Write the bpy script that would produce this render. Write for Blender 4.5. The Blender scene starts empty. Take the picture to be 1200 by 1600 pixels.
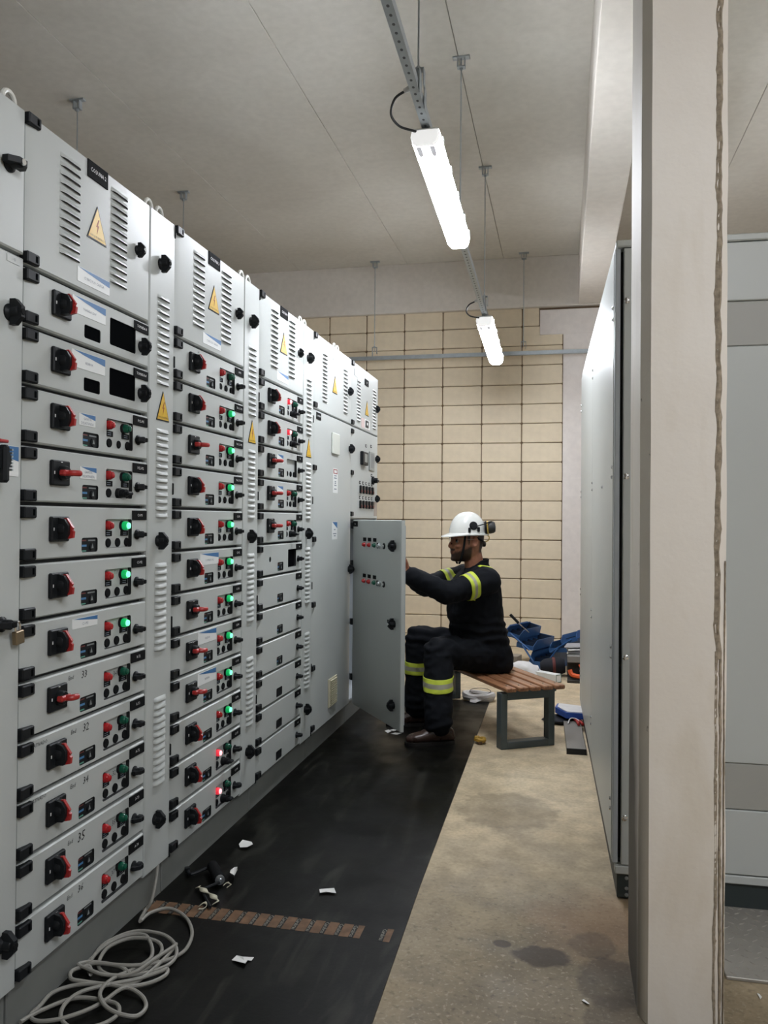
import bpy, bmesh, math, random
from mathutils import Vector, Matrix, noise
random.seed(7)
SC = bpy.context.scene
COL = SC.collection
PI = math.pi

# ------------------------------------------------------------------ camera, world, exposure, far lamps
cam_d = bpy.data.cameras.new('camera')
cam = bpy.data.objects.new('camera', cam_d)
COL.objects.link(cam)
cam_d.sensor_fit = 'HORIZONTAL'
cam_d.sensor_width = 36.0
cam_d.lens = 1290.0 / 1200.0 * 36.0
cam_d.clip_start = 0.05
YAW, PITCH, ROLL = math.atan(279.0 / 1290.0), math.radians(0.52), math.radians(0.45)
_f0 = Vector((-math.sin(YAW), math.cos(YAW), 0)); _r0 = Vector((math.cos(YAW), math.sin(YAW), 0)); _u0 = Vector((0, 0, 1))
_w = _f0 * math.cos(PITCH) + _u0 * math.sin(PITCH); _u1 = _u0 * math.cos(PITCH) - _f0 * math.sin(PITCH)
_r = _r0 * math.cos(ROLL) + _u1 * math.sin(ROLL); _u = _u1 * math.cos(ROLL) - _r0 * math.sin(ROLL)
_m = Matrix((_r, _u, -_w)).transposed().to_4x4()
_m.translation = Vector((0, 0, 1.30))
cam.matrix_world = _m
SC.camera = cam
SC.view_settings.view_transform = 'Standard'
SC.view_settings.look = 'None'
SC.view_settings.exposure = 0.0
SC.view_settings.gamma = 1.0
SC.view_settings.use_curve_mapping = False
world = bpy.data.worlds.new('room_world')
SC.world = world
world.use_nodes = True
world.node_tree.nodes['Background'].inputs[0].default_value = (0.5, 0.52, 0.55, 1)
world.node_tree.nodes['Background'].inputs[1].default_value = 0.02
LAMP_POWER = 84.0          # emission of the fluorescent diffusers
SC.cycles.max_bounces = 10
SC.cycles.diffuse_bounces = 6

# ------------------------------------------------------------------ helpers
def finish(bm, name, angle=35):
    bmesh.ops.recalc_face_normals(bm, faces=bm.faces)
    me = bpy.data.meshes.new(name)
    for f in bm.faces: f.smooth = True
    lim = math.radians(angle)
    for e in bm.edges:
        if len(e.link_faces) == 2:
            try:
                if e.calc_face_angle() > lim: e.smooth = False
            except ValueError: pass
    bm.to_mesh(me); bm.free()
    return me

def obj(name, bm, mats, parent=None, loc=(0, 0, 0), rot=None, angle=35):
    me = bm if isinstance(bm, bpy.types.Mesh) else finish(bm, name, angle)
    if not me.materials:
        for m in (mats if isinstance(mats, (list, tuple)) else [mats]): me.materials.append(m)
    o = bpy.data.objects.new(name, me); COL.objects.link(o)
    o.location = loc
    if rot: o.rotation_euler = rot
    if parent: o.parent = parent
    return o

def tag(o, label=None, cat=None, group=None, kind=None):
    if label: o['label'] = label
    if cat: o['category'] = cat
    if group: o['group'] = group
    if kind: o['kind'] = kind
    return o

def thing(name, label, cat, loc=(0, 0, 0), rz=0, group=None):
    o = bpy.data.objects.new(name, None); COL.objects.link(o)
    o.empty_display_size = 0.1
    o.location = loc; o.rotation_euler = (0, 0, rz)
    return tag(o, label, cat, group, 'thing')

def nb(): return bmesh.new()

def quad(bm, vs, mi=0):
    f = bm.faces.new([bm.verts.new(v) for v in vs]); f.material_index = mi; return f

def box(bm, c, s, mi=0, bev=0.0, M=None, seg=1):
    r = bmesh.ops.create_cube(bm, size=1.0)
    vs = r['verts']
    bmesh.ops.scale(bm, vec=s, verts=vs)
    bmesh.ops.translate(bm, vec=c, verts=vs)
    fs = {f for v in vs for f in v.link_faces}
    for f in fs: f.material_index = mi
    if bev > 0:
        es = {e for v in vs for e in v.link_edges}
        rr = bmesh.ops.bevel(bm, geom=list(es), offset=bev, segments=seg, profile=0.5, affect='EDGES')
        for f in rr['faces']: f.material_index = mi
        vs = [v for v in rr['verts']]
        allv = set(vs)
        for f in list(fs):
            if f.is_valid: allv.update(f.verts)
        vs = list(allv)
    if M is not None: bmesh.ops.transform(bm, matrix=M, verts=vs)
    return vs

def box2(bm, a, b, mi=0, bev=0.0, M=None):
    c = [(a[i] + b[i]) / 2 for i in range(3)]; s = [abs(b[i] - a[i]) for i in range(3)]
    return box(bm, c, s, mi, bev, M)

def frame_of(d):
    d = d.normalized()
    a = Vector((0, 0, 1)) if abs(d.z) < 0.9 else Vector((1, 0, 0))
    x = d.cross(a).normalized(); y = d.cross(x).normalized()
    return x, y

def cyl(bm, p0, p1, r0, r1=None, n=12, mi=0, caps=True):
    p0 = Vector(p0); p1 = Vector(p1); r1 = r0 if r1 is None else r1
    x, y = frame_of(p1 - p0)
    A = [bm.verts.new(p0 + (x * math.cos(2 * PI * i / n) + y * math.sin(2 * PI * i / n)) * r0) for i in range(n)]
    B = [bm.verts.new(p1 + (x * math.cos(2 * PI * i / n) + y * math.sin(2 * PI * i / n)) * r1) for i in range(n)]
    for i in range(n):
        f = bm.faces.new((A[i], A[(i + 1) % n], B[(i + 1) % n], B[i])); f.material_index = mi
    if caps:
        f = bm.faces.new(A); f.material_index = mi
        f = bm.faces.new(B); f.material_index = mi
    return A + B

def lathe(bm, c, d, prof, n=16, mi=0):
    """rings (t along d, radius)"""
    c = Vector(c); d = Vector(d).normalized(); x, y = frame_of(d)
    rings = []
    for t, r in prof:
        if r < 1e-5: rings.append([bm.verts.new(c + d * t)])
        else: rings.append([bm.verts.new(c + d * t + (x * math.cos(2 * PI * i / n) + y * math.sin(2 * PI * i / n)) * r) for i in range(n)])
    for a, b in zip(rings, rings[1:]):
        for i in range(n):
            j = (i + 1) % n
            if len(a) == 1 and len(b) == 1: continue
            if len(a) == 1: f = bm.faces.new((a[0], b[j], b[i]))
            elif len(b) == 1: f = bm.faces.new((a[i], a[j], b[0]))
            else: f = bm.faces.new((a[i], a[j], b[j], b[i]))
            f.material_index = mi

def tube(bm, pts, r, n=8, mi=0, closed=False, flat=None):
    pts = [Vector(p) for p in pts]; m = len(pts); rings = []; prevx = None
    for i, p in enumerate(pts):
        if closed: d = pts[(i + 1) % m] - pts[i - 1]
        else: d = pts[min(i + 1, m - 1)] - pts[max(i - 1, 0)]
        if d.length < 1e-9: d = Vector((0, 0, 1))
        d.normalize()
        if prevx is None: x, y = frame_of(d)
        else:
            x = (prevx - d * prevx.dot(d))
            x = x.normalized() if x.length > 1e-6 else frame_of(d)[0]
            y = d.cross(x)
        prevx = x
        rr = r[i] if isinstance(r, (list, tuple)) else r
        rings.append([bm.verts.new(p + (x * math.cos(2 * PI * k / n) + y * math.sin(2 * PI * k / n)) * rr) for k in range(n)])
    rng = range(m) if closed else range(m - 1)
    for i in rng:
        a, b = rings[i], rings[(i + 1) % m]
        for k in range(n):
            f = bm.faces.new((a[k], a[(k + 1) % n], b[(k + 1) % n], b[k])); f.material_index = mi
    if not closed:
        bm.faces.new(rings[0]).material_index = mi; bm.faces.new(rings[-1]).material_index = mi

def spline(pts, k=6, closed=False):
    pts = [Vector(p) for p in pts]; m = len(pts); out = []
    rng = range(m) if closed else range(m - 1)
    g = (lambda i: pts[i % m]) if closed else (lambda i: pts[max(0, min(m - 1, i))])
    for i in rng:
        p0, p1, p2, p3 = g(i - 1), g(i), g(i + 1), g(i + 2)
        for j in range(k):
            t = j / k
            out.append(0.5 * ((2 * p1) + (p2 - p0) * t + (2 * p0 - 5 * p1 + 4 * p2 - p3) * t * t + (3 * p1 - p0 - 3 * p2 + p3) * t ** 3))
    if not closed: out.append(pts[-1])
    return out

def prism(bm, poly, d, mi=0, mi_side=None):
    """closed 3-D polygon extruded by vector d"""
    d = Vector(d); A = [bm.verts.new(p) for p in poly]; B = [bm.verts.new(Vector(p) + d) for p in poly]; n = len(poly)
    bm.faces.new(A).material_index = mi; bm.faces.new(B).material_index = mi
    for i in range(n):
        bm.faces.new((A[i], A[(i + 1) % n], B[(i + 1) % n], B[i])).material_index = mi if mi_side is None else mi_side
    return A + B

def rrect(y0, y1, z0, z1, r, k=3):
    out = []
    for cy, cz, a0 in ((y1 - r, z1 - r, 0), (y0 + r, z1 - r, 90), (y0 + r, z0 + r, 180), (y1 - r, z0 + r, 270)):
        for i in range(k + 1):
            a = math.radians(a0 + 90 * i / k); out.append((cy + r * math.cos(a), cz + r * math.sin(a)))
    return out

def circ(cy, cz, ry, rz, k=14):
    return [(cy + ry * math.cos(2 * PI * i / k), cz + rz * math.sin(2 * PI * i / k)) for i in range(k)]

def text_into(bm, s, size, fn, mi, align='CENTER', shear=0.0, spacing=1.0):
    """letters of s as flat faces; fn maps (u, v) of the text plane to a point"""
    cu = bpy.data.curves.new('t', 'FONT'); cu.body = s; cu.size = size; cu.align_x = align; cu.align_y = 'CENTER'
    cu.resolution_u = 1; cu.shear = shear; cu.space_character = spacing
    o = bpy.data.objects.new('t', cu); COL.objects.link(o)
    dg = bpy.context.evaluated_depsgraph_get(); ev = o.evaluated_get(dg)
    me = ev.to_mesh()
    vs = [bm.verts.new(fn(v.co.x, v.co.y)) for v in me.vertices]
    for p in me.polygons:
        try: bm.faces.new([vs[i] for i in p.vertices]).material_index = mi
        except ValueError: pass
    ev.to_mesh_clear()
    bpy.data.objects.remove(o); bpy.data.curves.remove(cu)

# ------------------------------------------------------------------ materials
def mat(name, col, rough=0.5, metal=0.0, spec=0.5, noise_amt=0.0, noise_scale=8.0, bump=0.0, bump_scale=200.0, emit=None, emit_s=0.0, trans=0.0, ior=1.45, alpha=1.0, coat=0.0, rough_var=0.0):
    m = bpy.data.materials.new(name); m.use_nodes = True
    nt = m.node_tree; b = nt.nodes['Principled BSDF']
    b.inputs['Base Color'].default_value = (*col, 1); b.inputs['Roughness'].default_value = rough
    b.inputs['Metallic'].default_value = metal; b.inputs['Specular IOR Level'].default_value = spec
    b.inputs['IOR'].default_value = ior; b.inputs['Transmission Weight'].default_value = trans
    b.inputs['Alpha'].default_value = alpha; b.inputs['Coat Weight'].default_value = coat
    if emit: b.inputs['Emission Color'].default_value = (*emit, 1); b.inputs['Emission Strength'].default_value = emit_s
    tc = nt.nodes.new('ShaderNodeTexCoord')
    if noise_amt > 0 or rough_var > 0:
        n = nt.nodes.new('ShaderNodeTexNoise'); n.inputs['Scale'].default_value = noise_scale; n.inputs['Detail'].default_value = 6
        nt.links.new(tc.outputs['Object'], n.inputs['Vector'])
        if noise_amt > 0:
            r = nt.nodes.new('ShaderNodeMapRange'); r.inputs[1].default_value = 0.3; r.inputs[2].default_value = 0.7
            r.inputs[3].default_value = 1 - noise_amt; r.inputs[4].default_value = 1 + noise_amt
            nt.links.new(n.outputs['Fac'], r.inputs[0])
            mx = nt.nodes.new('ShaderNodeMix'); mx.data_type = 'RGBA'; mx.blend_type = 'MULTIPLY'; mx.inputs[0].default_value = 1
            mx.inputs[6].default_value = (*col, 1)
            nt.links.new(r.outputs[0], mx.inputs[7]); nt.links.new(mx.outputs[2], b.inputs['Base Color'])
        if rough_var > 0:
            r = nt.nodes.new('ShaderNodeMapRange'); r.inputs[1].default_value = 0.3; r.inputs[2].default_value = 0.7
            r.inputs[3].default_value = rough - rough_var; r.inputs[4].default_value = rough + rough_var
            nt.links.new(n.outputs['Fac'], r.inputs[0]); nt.links.new(r.outputs[0], b.inputs['Roughness'])
    if bump > 0:
        n2 = nt.nodes.new('ShaderNodeTexNoise'); n2.inputs['Scale'].default_value = bump_scale; n2.inputs['Detail'].default_value = 4
        nt.links.new(tc.outputs['Object'], n2.inputs['Vector'])
        bp = nt.nodes.new('ShaderNodeBump'); bp.inputs['Strength'].default_value = bump; bp.inputs['Distance'].default_value = 0.002
        nt.links.new(n2.outputs['Fac'], bp.inputs['Height']); nt.links.new(bp.outputs[0], b.inputs['Normal'])
    return m

def srgb(r, g, b):
    f = lambda c: (c / 255 / 12.92) if c / 255 <= 0.04045 else ((c / 255 + 0.055) / 1.055) ** 2.4
    return (f(r), f(g), f(b))

M = {}
M['cab'] = mat('cabinet_powder_coat', srgb(181, 185, 182), 0.36, 0, 0.5, 0.02, 3, 0.05, 900)
M['cab2'] = mat('tall_cabinet_paint', srgb(182, 186, 183), 0.38, 0, 0.5, 0.02, 2)
M['band'] = mat('cabinet_grey_band', srgb(160, 160, 154), 0.45)
M['frame'] = mat('cabinet_frame_paint', srgb(168, 174, 178), 0.4)
M['plinth'] = mat('plinth_paint', srgb(122, 124, 120), 0.55, 0, 0.4, 0.08, 6)
M['dark'] = mat('black_and_gap_shade', (0.012, 0.013, 0.014), 0.6)  # plain black, also painted as shade in gaps, cut-outs and slots
M['plas'] = mat('black_plastic', (0.012, 0.0135, 0.015), 0.42, 0, 0.3, ior=1.32)
M['plas2'] = mat('black_plastic_matte', (0.014, 0.0145, 0.015), 0.6, 0, 0.1, ior=1.15)
M['blackwin'] = mat('black_window', (0.004, 0.0045, 0.005), 0.5, 0, 0.0, ior=1.05)
M['plate_txt'] = mat('engraved_white', (0.75, 0.75, 0.74), 0.5)
M['red'] = mat('red_lens', srgb(168, 30, 34), 0.25, 0, 0.5, coat=0.3)
M['redh'] = mat('red_handle', srgb(165, 42, 40), 0.35)
M['green'] = mat('green_lens', srgb(14, 82, 62), 0.25, 0, 0.5, coat=0.3)
M['greenon'] = mat('green_lens_lit', srgb(20, 190, 90), 0.3, emit=(0.01, 0.62, 0.20), emit_s=0.32)
M['greencore'] = mat('green_core_lit', srgb(60, 230, 140), 0.3, emit=(0.18, 1.0, 0.45), emit_s=1.9)
M['redon'] = mat('red_lens_lit', srgb(230, 30, 50), 0.3, emit=(1.0, 0.06, 0.09), emit_s=0.6)
M['redcore'] = mat('red_core_lit', srgb(240, 120, 130), 0.3, emit=(1.0, 0.42, 0.44), emit_s=1.9)
M['white'] = mat('sticker_white', srgb(222, 224, 222), 0.45)
M['blue'] = mat('sticker_blue', srgb(58, 108, 158), 0.4)
M['ink'] = mat('sticker_ink', srgb(120, 128, 140), 0.6)
M['pen'] = mat('marker_pen', (0.01, 0.01, 0.012), 0.6)
M['yel'] = mat('warning_yellow', srgb(214, 172, 40), 0.4)
M['bolt'] = mat('warning_bolt', srgb(150, 70, 22), 0.5)
M['lcdblue'] = mat('meter_blue', srgb(70, 120, 165), 0.4)
M['lcdred'] = mat('meter_red', srgb(110, 50, 48), 0.4)
M['lcdgrn'] = mat('meter_green', srgb(90, 150, 130), 0.4)
M['lcdgry'] = mat('meter_grey', srgb(130, 135, 135), 0.4)
M['steel'] = mat('zinc_steel', srgb(178, 184, 186), 0.35, 0.85, 0.5, 0.06, 30)
M['galv'] = mat('galvanised_channel', srgb(165, 172, 176), 0.42, 0.6, 0.5, 0.08, 25)
M['galvd'] = mat('channel_hole', (0.08, 0.085, 0.09), 0.6)
M['chrome'] = mat('chrome', (0.75, 0.76, 0.77), 0.15, 1.0)
M['brass'] = mat('brass_padlock', srgb(128, 112, 88), 0.4, 0.6)
M['cream'] = mat('cream_plastic', srgb(196, 190, 164), 0.5)
M['greyplas'] = mat('grey_plastic', srgb(128, 132, 132), 0.4)
M['clear'] = mat('meter_glass', srgb(140, 146, 144), 0.3)
M['cover'] = mat('cover_plate_paint', srgb(200, 203, 194), 0.4)
M['redbrk'] = mat('breaker_red', srgb(92, 16, 16), 0.4)

def nodes_mat(name):
    m = bpy.data.materials.new(name); m.use_nodes = True
    nt = m.node_tree; b = nt.nodes['Principled BSDF']
    tc = nt.nodes.new('ShaderNodeTexCoord')
    return m, nt, b, tc

def N(nt, kind, **kw):
    n = nt.nodes.new(kind)
    for k, v in kw.items():
        if k.startswith('i_'): n.inputs[k[2:]].default_value = v
        elif k.startswith('n_'): n.inputs[int(k[2:])].default_value = v
        else: setattr(n, k, v)
    return n

def noise_fac(nt, tc, scale, lo, hi, a=0.35, b=0.65, detail=8, vec=None, dist=0.0):
    n = N(nt, 'ShaderNodeTexNoise'); n.inputs['Scale'].default_value = scale; n.inputs['Detail'].default_value = detail
    n.inputs['Distortion'].default_value = dist
    nt.links.new(vec if vec else tc.outputs['Object'], n.inputs['Vector'])
    r = N(nt, 'ShaderNodeMapRange'); r.inputs[1].default_value = a; r.inputs[2].default_value = b; r.inputs[3].default_value = lo; r.inputs[4].default_value = hi
    nt.links.new(n.outputs['Fac'], r.inputs[0])
    return r.outputs[0], n.outputs['Fac']

def mixc(nt, fac, c1, c2, mode='MIX'):
    mx = N(nt, 'ShaderNodeMix', data_type='RGBA', blend_type=mode)
    for sock, v in ((0, fac), (6, c1), (7, c2)):
        if isinstance(v, (int, float)): mx.inputs[sock].default_value = v
        elif isinstance(v, tuple): mx.inputs[sock].default_value = (*v, 1)
        else: nt.links.new(v, mx.inputs[sock])
    return mx.outputs[2]

def math_(nt, op, a, b=None, c=None):
    m = N(nt, 'ShaderNodeMath', operation=op)
    for i, v in enumerate((a, b, c)):
        if v is None: continue
        if isinstance(v, (int, float)): m.inputs[i].default_value = v
        else: nt.links.new(v, m.inputs[i])
    return m.outputs[0]

def ellipse_mask(nt, tc, cx, cy, rx, ry, wob=0.5, nscale=14, soft=0.35):
    """1 inside a ragged patch, object x-y"""
    sp = N(nt, 'ShaderNodeSeparateXYZ'); nt.links.new(tc.outputs['Object'], sp.inputs[0])
    a = math_(nt, 'DIVIDE', math_(nt, 'SUBTRACT', sp.outputs[0], cx), rx)
    b = math_(nt, 'DIVIDE', math_(nt, 'SUBTRACT', sp.outputs[1], cy), ry)
    d = math_(nt, 'SQRT', math_(nt, 'ADD', math_(nt, 'MULTIPLY', a, a), math_(nt, 'MULTIPLY', b, b)))
    _, nf = noise_fac(nt, tc, nscale, 0, 1)
    d = math_(nt, 'ADD', d, math_(nt, 'MULTIPLY', math_(nt, 'SUBTRACT', nf, 0.5), wob * 2))
    r = N(nt, 'ShaderNodeMapRange'); r.inputs[1].default_value = 1 + soft / 2; r.inputs[2].default_value = 1 - soft / 2; r.inputs[3].default_value = 0; r.inputs[4].default_value = 1
    nt.links.new(d, r.inputs[0]); return r.outputs[0]

def add_bump(nt, b, h, strength=0.3, dist=0.003):
    bp = N(nt, 'ShaderNodeBump'); bp.inputs['Strength'].default_value = strength; bp.inputs['Distance'].default_value = dist
    nt.links.new(h, bp.inputs['Height']); nt.links.new(bp.outputs[0], b.inputs['Normal'])

def concrete_floor():
    m, nt, b, tc = nodes_mat('floor_concrete')
    f1, _ = noise_fac(nt, tc, 1.6, 0, 1)
    c = mixc(nt, f1, srgb(188, 170, 140), srgb(203, 186, 156))
    f2, n2 = noise_fac(nt, tc, 9, 0.80, 1.10)
    c = mixc(nt, 1.0, c, f2, 'MULTIPLY')
    f3, n3 = noise_fac(nt, tc, 60, 0.86, 1.10, 0.3, 0.7)
    c = mixc(nt, 1.0, c, f3, 'MULTIPLY')
    # near floor darkened for dim light and greasy wear, rusty tint, oil stains
    sp = N(nt, 'ShaderNodeSeparateXYZ'); nt.links.new(tc.outputs['Object'], sp.inputs[0])
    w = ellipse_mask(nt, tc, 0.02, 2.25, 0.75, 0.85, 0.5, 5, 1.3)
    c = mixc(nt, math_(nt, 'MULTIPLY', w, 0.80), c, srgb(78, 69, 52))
    sp2, _ = noise_fac(nt, tc, 75, 0, 1, 0.56, 0.68)
    c = mixc(nt, math_(nt, 'MULTIPLY', math_(nt, 'MULTIPLY', w, sp2), 0.5), c, srgb(170, 160, 140))
    sp3, _ = noise_fac(nt, tc, 48, 0, 1, 0.56, 0.7)
    c = mixc(nt, math_(nt, 'MULTIPLY', math_(nt, 'MULTIPLY', w, sp3), 0.55), c, srgb(70, 62, 50))
    ru = ellipse_mask(nt, tc, 0.14, 2.75, 0.18, 0.22, 0.6, 7, 1.0)
    c = mixc(nt, math_(nt, 'MULTIPLY', ru, 0.35), c, srgb(140, 100, 70))
    for (x, y, rx, ry, k) in ((-0.055, 2.52, 0.082, 0.060, 0.86), (-0.175, 2.57, 0.028, 0.022, 0.82), (0.10, 2.62, 0.07, 0.08, 0.35), (0.14, 2.42, 0.09, 0.14, 0.55), (0.15, 2.20, 0.09, 0.16, 0.5), (-0.24, 3.75, 0.22, 0.24, 0.34), (-0.33, 5.0, 0.12, 0.2, 0.25)):
        s = ellipse_mask(nt, tc, x, y, rx, ry, 0.35, 22, 0.22)
        c = mixc(nt, math_(nt, 'MULTIPLY', s, k), c, srgb(62, 54, 46))
    nt.links.new(c, b.inputs['Base Color'])
    rr, _ = noise_fac(nt, tc, 5, 0.46, 0.66); nt.links.new(rr, b.inputs['Roughness']); b.inputs['Specular IOR Level'].default_value = 0.22
    add_bump(nt, b, n3, 0.18, 0.003)
    return m

def rubber():
    m, nt, b, tc = nodes_mat('mat_rubber')
    f1, _ = noise_fac(nt, tc, 3, 0, 1, 0.45, 0.75, 8, None, 1.0)
    c = mixc(nt, f1, srgb(9, 9, 7), srgb(17, 17, 13))
    mp = N(nt, 'ShaderNodeMapping'); mp.inputs['Scale'].default_value = (9, 1.6, 1); mp.inputs['Rotation'].default_value = (0, 0, 0.6)
    nt.links.new(tc.outputs['Object'], mp.inputs[0])
    f2, _ = noise_fac(nt, tc, 1.5, 0, 1, 0.55, 0.74, 5, mp.outputs[0], 0.8)
    c = mixc(nt, math_(nt, 'MULTIPLY', f2, 0.5), c, srgb(56, 56, 50))
    f3, n3 = noise_fac(nt, tc, 160, 0, 1, 0.66, 0.8)
    c = mixc(nt, math_(nt, 'MULTIPLY', f3, 0.2), c, srgb(70, 68, 62))
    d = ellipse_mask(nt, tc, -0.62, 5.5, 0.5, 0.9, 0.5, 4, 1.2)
    c = mixc(nt, math_(nt, 'MULTIPLY', d, 0.3), c, srgb(74, 64, 52))  # brownish patch painted for the wall's reflection on the far mat
    nt.links.new(c, b.inputs['Base Color'])
    rr, _ = noise_fac(nt, tc, 4, 0.30, 0.52); nt.links.new(rr, b.inputs['Roughness']); b.inputs['Specular IOR Level'].default_value = 0.13
    _, n4 = noise_fac(nt, tc, 90, 0, 1)
    add_bump(nt, b, n4, 0.12, 0.002)
    return m

def wall_block():
    m, nt, b, tc = nodes_mat('painted_block')
    oi = N(nt, 'ShaderNodeObjectInfo')
    c = mixc(nt, oi.outputs['Random'], srgb(213, 198, 171), srgb(220, 206, 180))
    f, n = noise_fac(nt, tc, 14, 0.955, 1.03)
    c = mixc(nt, 1.0, c, f, 'MULTIPLY')
    nt.links.new(c, b.inputs['Base Color']); b.inputs['Roughness'].default_value = 0.62
    _, n2 = noise_fac(nt, tc, 120, 0, 1); add_bump(nt, b, n2, 0.25, 0.002)
    return m

def plaster(name, c1, c2, rough=0.75, scale=2.2, stain=0.0):
    m, nt, b, tc = nodes_mat(name)
    f, n = noise_fac(nt, tc, scale, 0, 1, 0.3, 0.7)
    c = mixc(nt, f, c1, c2)
    f2, n2 = noise_fac(nt, tc, 18, 0.96, 1.03); c = mixc(nt, 1.0, c, f2, 'MULTIPLY')
    if stain:
        f3, _ = noise_fac(nt, tc, 1.1, 0, stain, 0.52, 0.72, 8, None, 0.6); c = mixc(nt, f3, c, srgb(120, 112, 98))
    nt.links.new(c, b.inputs['Base Color']); b.inputs['Roughness'].default_value = rough
    _, n3 = noise_fac(nt, tc, 45, 0, 1); add_bump(nt, b, n3, 0.15, 0.004)
    return m

def pillar_paint():
    m, nt, b, tc = nodes_mat('pillar_paint')
    f, n = noise_fac(nt, tc, 3, 0, 1, 0.3, 0.7)
    c = mixc(nt, f, srgb(216, 208, 196), srgb(224, 218, 208))
    mp = N(nt, 'ShaderNodeMapping'); mp.inputs['Scale'].default_value = (5, 5, 1.6); nt.links.new(tc.outputs['Object'], mp.inputs[0])
    f1, _ = noise_fac(nt, tc, 1.0, 0, 0.40, 0.55, 0.72, 8, mp.outputs[0], 0.5); c = mixc(nt, f1, c, srgb(188, 174, 148))
    sp = N(nt, 'ShaderNodeSeparateXYZ'); nt.links.new(tc.outputs['Object'], sp.inputs[0])
    # grime along the side towards the aisle and near the floor
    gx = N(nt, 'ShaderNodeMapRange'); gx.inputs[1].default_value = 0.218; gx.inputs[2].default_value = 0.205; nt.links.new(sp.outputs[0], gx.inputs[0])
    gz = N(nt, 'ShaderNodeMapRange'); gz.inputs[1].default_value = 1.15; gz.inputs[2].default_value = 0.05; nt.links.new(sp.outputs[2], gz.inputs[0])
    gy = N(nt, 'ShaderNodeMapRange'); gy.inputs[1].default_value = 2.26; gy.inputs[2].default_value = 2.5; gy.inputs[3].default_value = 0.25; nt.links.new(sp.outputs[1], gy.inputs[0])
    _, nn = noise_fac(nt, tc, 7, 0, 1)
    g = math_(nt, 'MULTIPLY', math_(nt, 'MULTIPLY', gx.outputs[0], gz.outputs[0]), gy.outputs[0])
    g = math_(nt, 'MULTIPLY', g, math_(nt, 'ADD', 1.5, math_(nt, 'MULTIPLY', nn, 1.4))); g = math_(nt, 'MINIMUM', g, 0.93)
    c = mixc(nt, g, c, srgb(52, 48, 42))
    ch, _ = noise_fac(nt, tc, 30, 0, 1, 0.70, 0.73); ed = N(nt, 'ShaderNodeMapRange'); ed.inputs[1].default_value = 0.238; ed.inputs[2].default_value = 0.215; nt.links.new(sp.outputs[0], ed.inputs[0])
    c = mixc(nt, math_(nt, 'MULTIPLY', math_(nt, 'MULTIPLY', ch, ed.outputs[0]), 0.7), c, srgb(95, 85, 70))
    nt.links.new(c, b.inputs['Base Color']); b.inputs['Roughness'].default_value = 0.6
    _, n3 = noise_fac(nt, tc, 60, 0, 1); add_bump(nt, b, n3, 0.2, 0.003)
    return m

M['floor'] = concrete_floor(); M['rubber'] = rubber(); M['block'] = wall_block()
M['mortar'] = mat('mortar_joint', srgb(112, 92, 70), 0.85)
M['ceil'] = plaster('ceiling_paint', srgb(196, 192, 182), srgb(205, 202, 193), 0.8, 1.2, 0.12)
M['beam'] = plaster('beam_paint', srgb(204, 197, 187), srgb(212, 207, 198), 0.75, 1.6, 0.08)
M['white_wall'] = plaster('white_plaster', srgb(216, 208, 202), srgb(222, 216, 210), 0.7, 2.0, 0.05)
M['pillar'] = pillar_paint(); M['low_bounce_wall'] = plaster('low_bounce_plaster', srgb(150, 146, 140), srgb(160, 156, 150), 0.8)  # unseen walls coloured dark to cut the light they bounce
M['scar'] = mat('bare_concrete', srgb(146, 134, 116), 0.9, 0, 0.3, 0.3, 70, 0.9, 120)
M['chk'] = mat('checker_plate_grey', srgb(150, 146, 138), 0.42, 0.25, 0.5, 0.06, 12)
M['diff'] = mat('lamp_diffuser', (0.9, 0.9, 0.9), 0.4, emit=(0.95, 0.985, 1.06), emit_s=LAMP_POWER)
M['diff_end'] = mat('lamp_diffuser_end', srgb(215, 215, 210), 0.4, emit=(0.95, 0.95, 0.95), emit_s=0.7)
M['lampbody'] = mat('lamp_housing', srgb(205, 206, 204), 0.45)
M['socket'] = mat('socket_patch', srgb(150, 152, 156), 0.5, emit=(0.5, 0.5, 0.54), emit_s=0.75)  # faint glow painted for light showing through the diffuser
M['cable'] = mat('black_cable', (0.02, 0.022, 0.024), 0.45)
M['seam'] = mat('ceiling_joint', srgb(170, 164, 154), 0.9)

# ------------------------------------------------------------------ the room
X0, X1, YA, YB, ZC = -5.2, 4.6, -4.0, 8.62, 4.0
def plain(name, vs, m, kind='structure', parent=None):
    bm = nb(); quad(bm, vs)
    o = obj(name, bm, m, parent)
    if not parent: o['kind'] = kind
    return o
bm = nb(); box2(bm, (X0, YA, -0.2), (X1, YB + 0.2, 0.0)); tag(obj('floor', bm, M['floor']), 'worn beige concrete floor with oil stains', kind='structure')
ceil = obj('ceiling', (lambda b_: (box2(b_, (X0, YA, ZC + 0.03), (X1, YB + 0.2, ZC + 0.2)), b_)[1])(nb()), M['seam'])
tag(ceil, 'painted concrete slab ceiling with long joints', kind='structure')
xs = [X0, -4.0, -2.81, -1.62, -0.61, 0.15, 1.22, 2.42, 3.62, X1]
for a, b_ in zip(xs, xs[1:]):
    bm = nb(); box2(bm, (a + 0.002, YA, ZC), (b_ - 0.002, YB, ZC + 0.03), bev=0.002); obj('ceiling_panel', bm, M['ceil'], ceil)
bm = nb(); box2(bm, (X0 - 0.15, YA, 0), (X0, YB, ZC)); tag(obj('wall_left', bm, M['low_bounce_wall']), kind='structure')
bm = nb(); box2(bm, (X1, YA, 0), (X1 + 0.15, YB, ZC)); tag(obj('wall_right', bm, M['low_bounce_wall']), kind='structure')
bm = nb(); box2(bm, (X0, YA - 0.15, 0), (X1, YA, ZC)); tag(obj('wall_front', bm, M['low_bounce_wall']), kind='structure')
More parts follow.
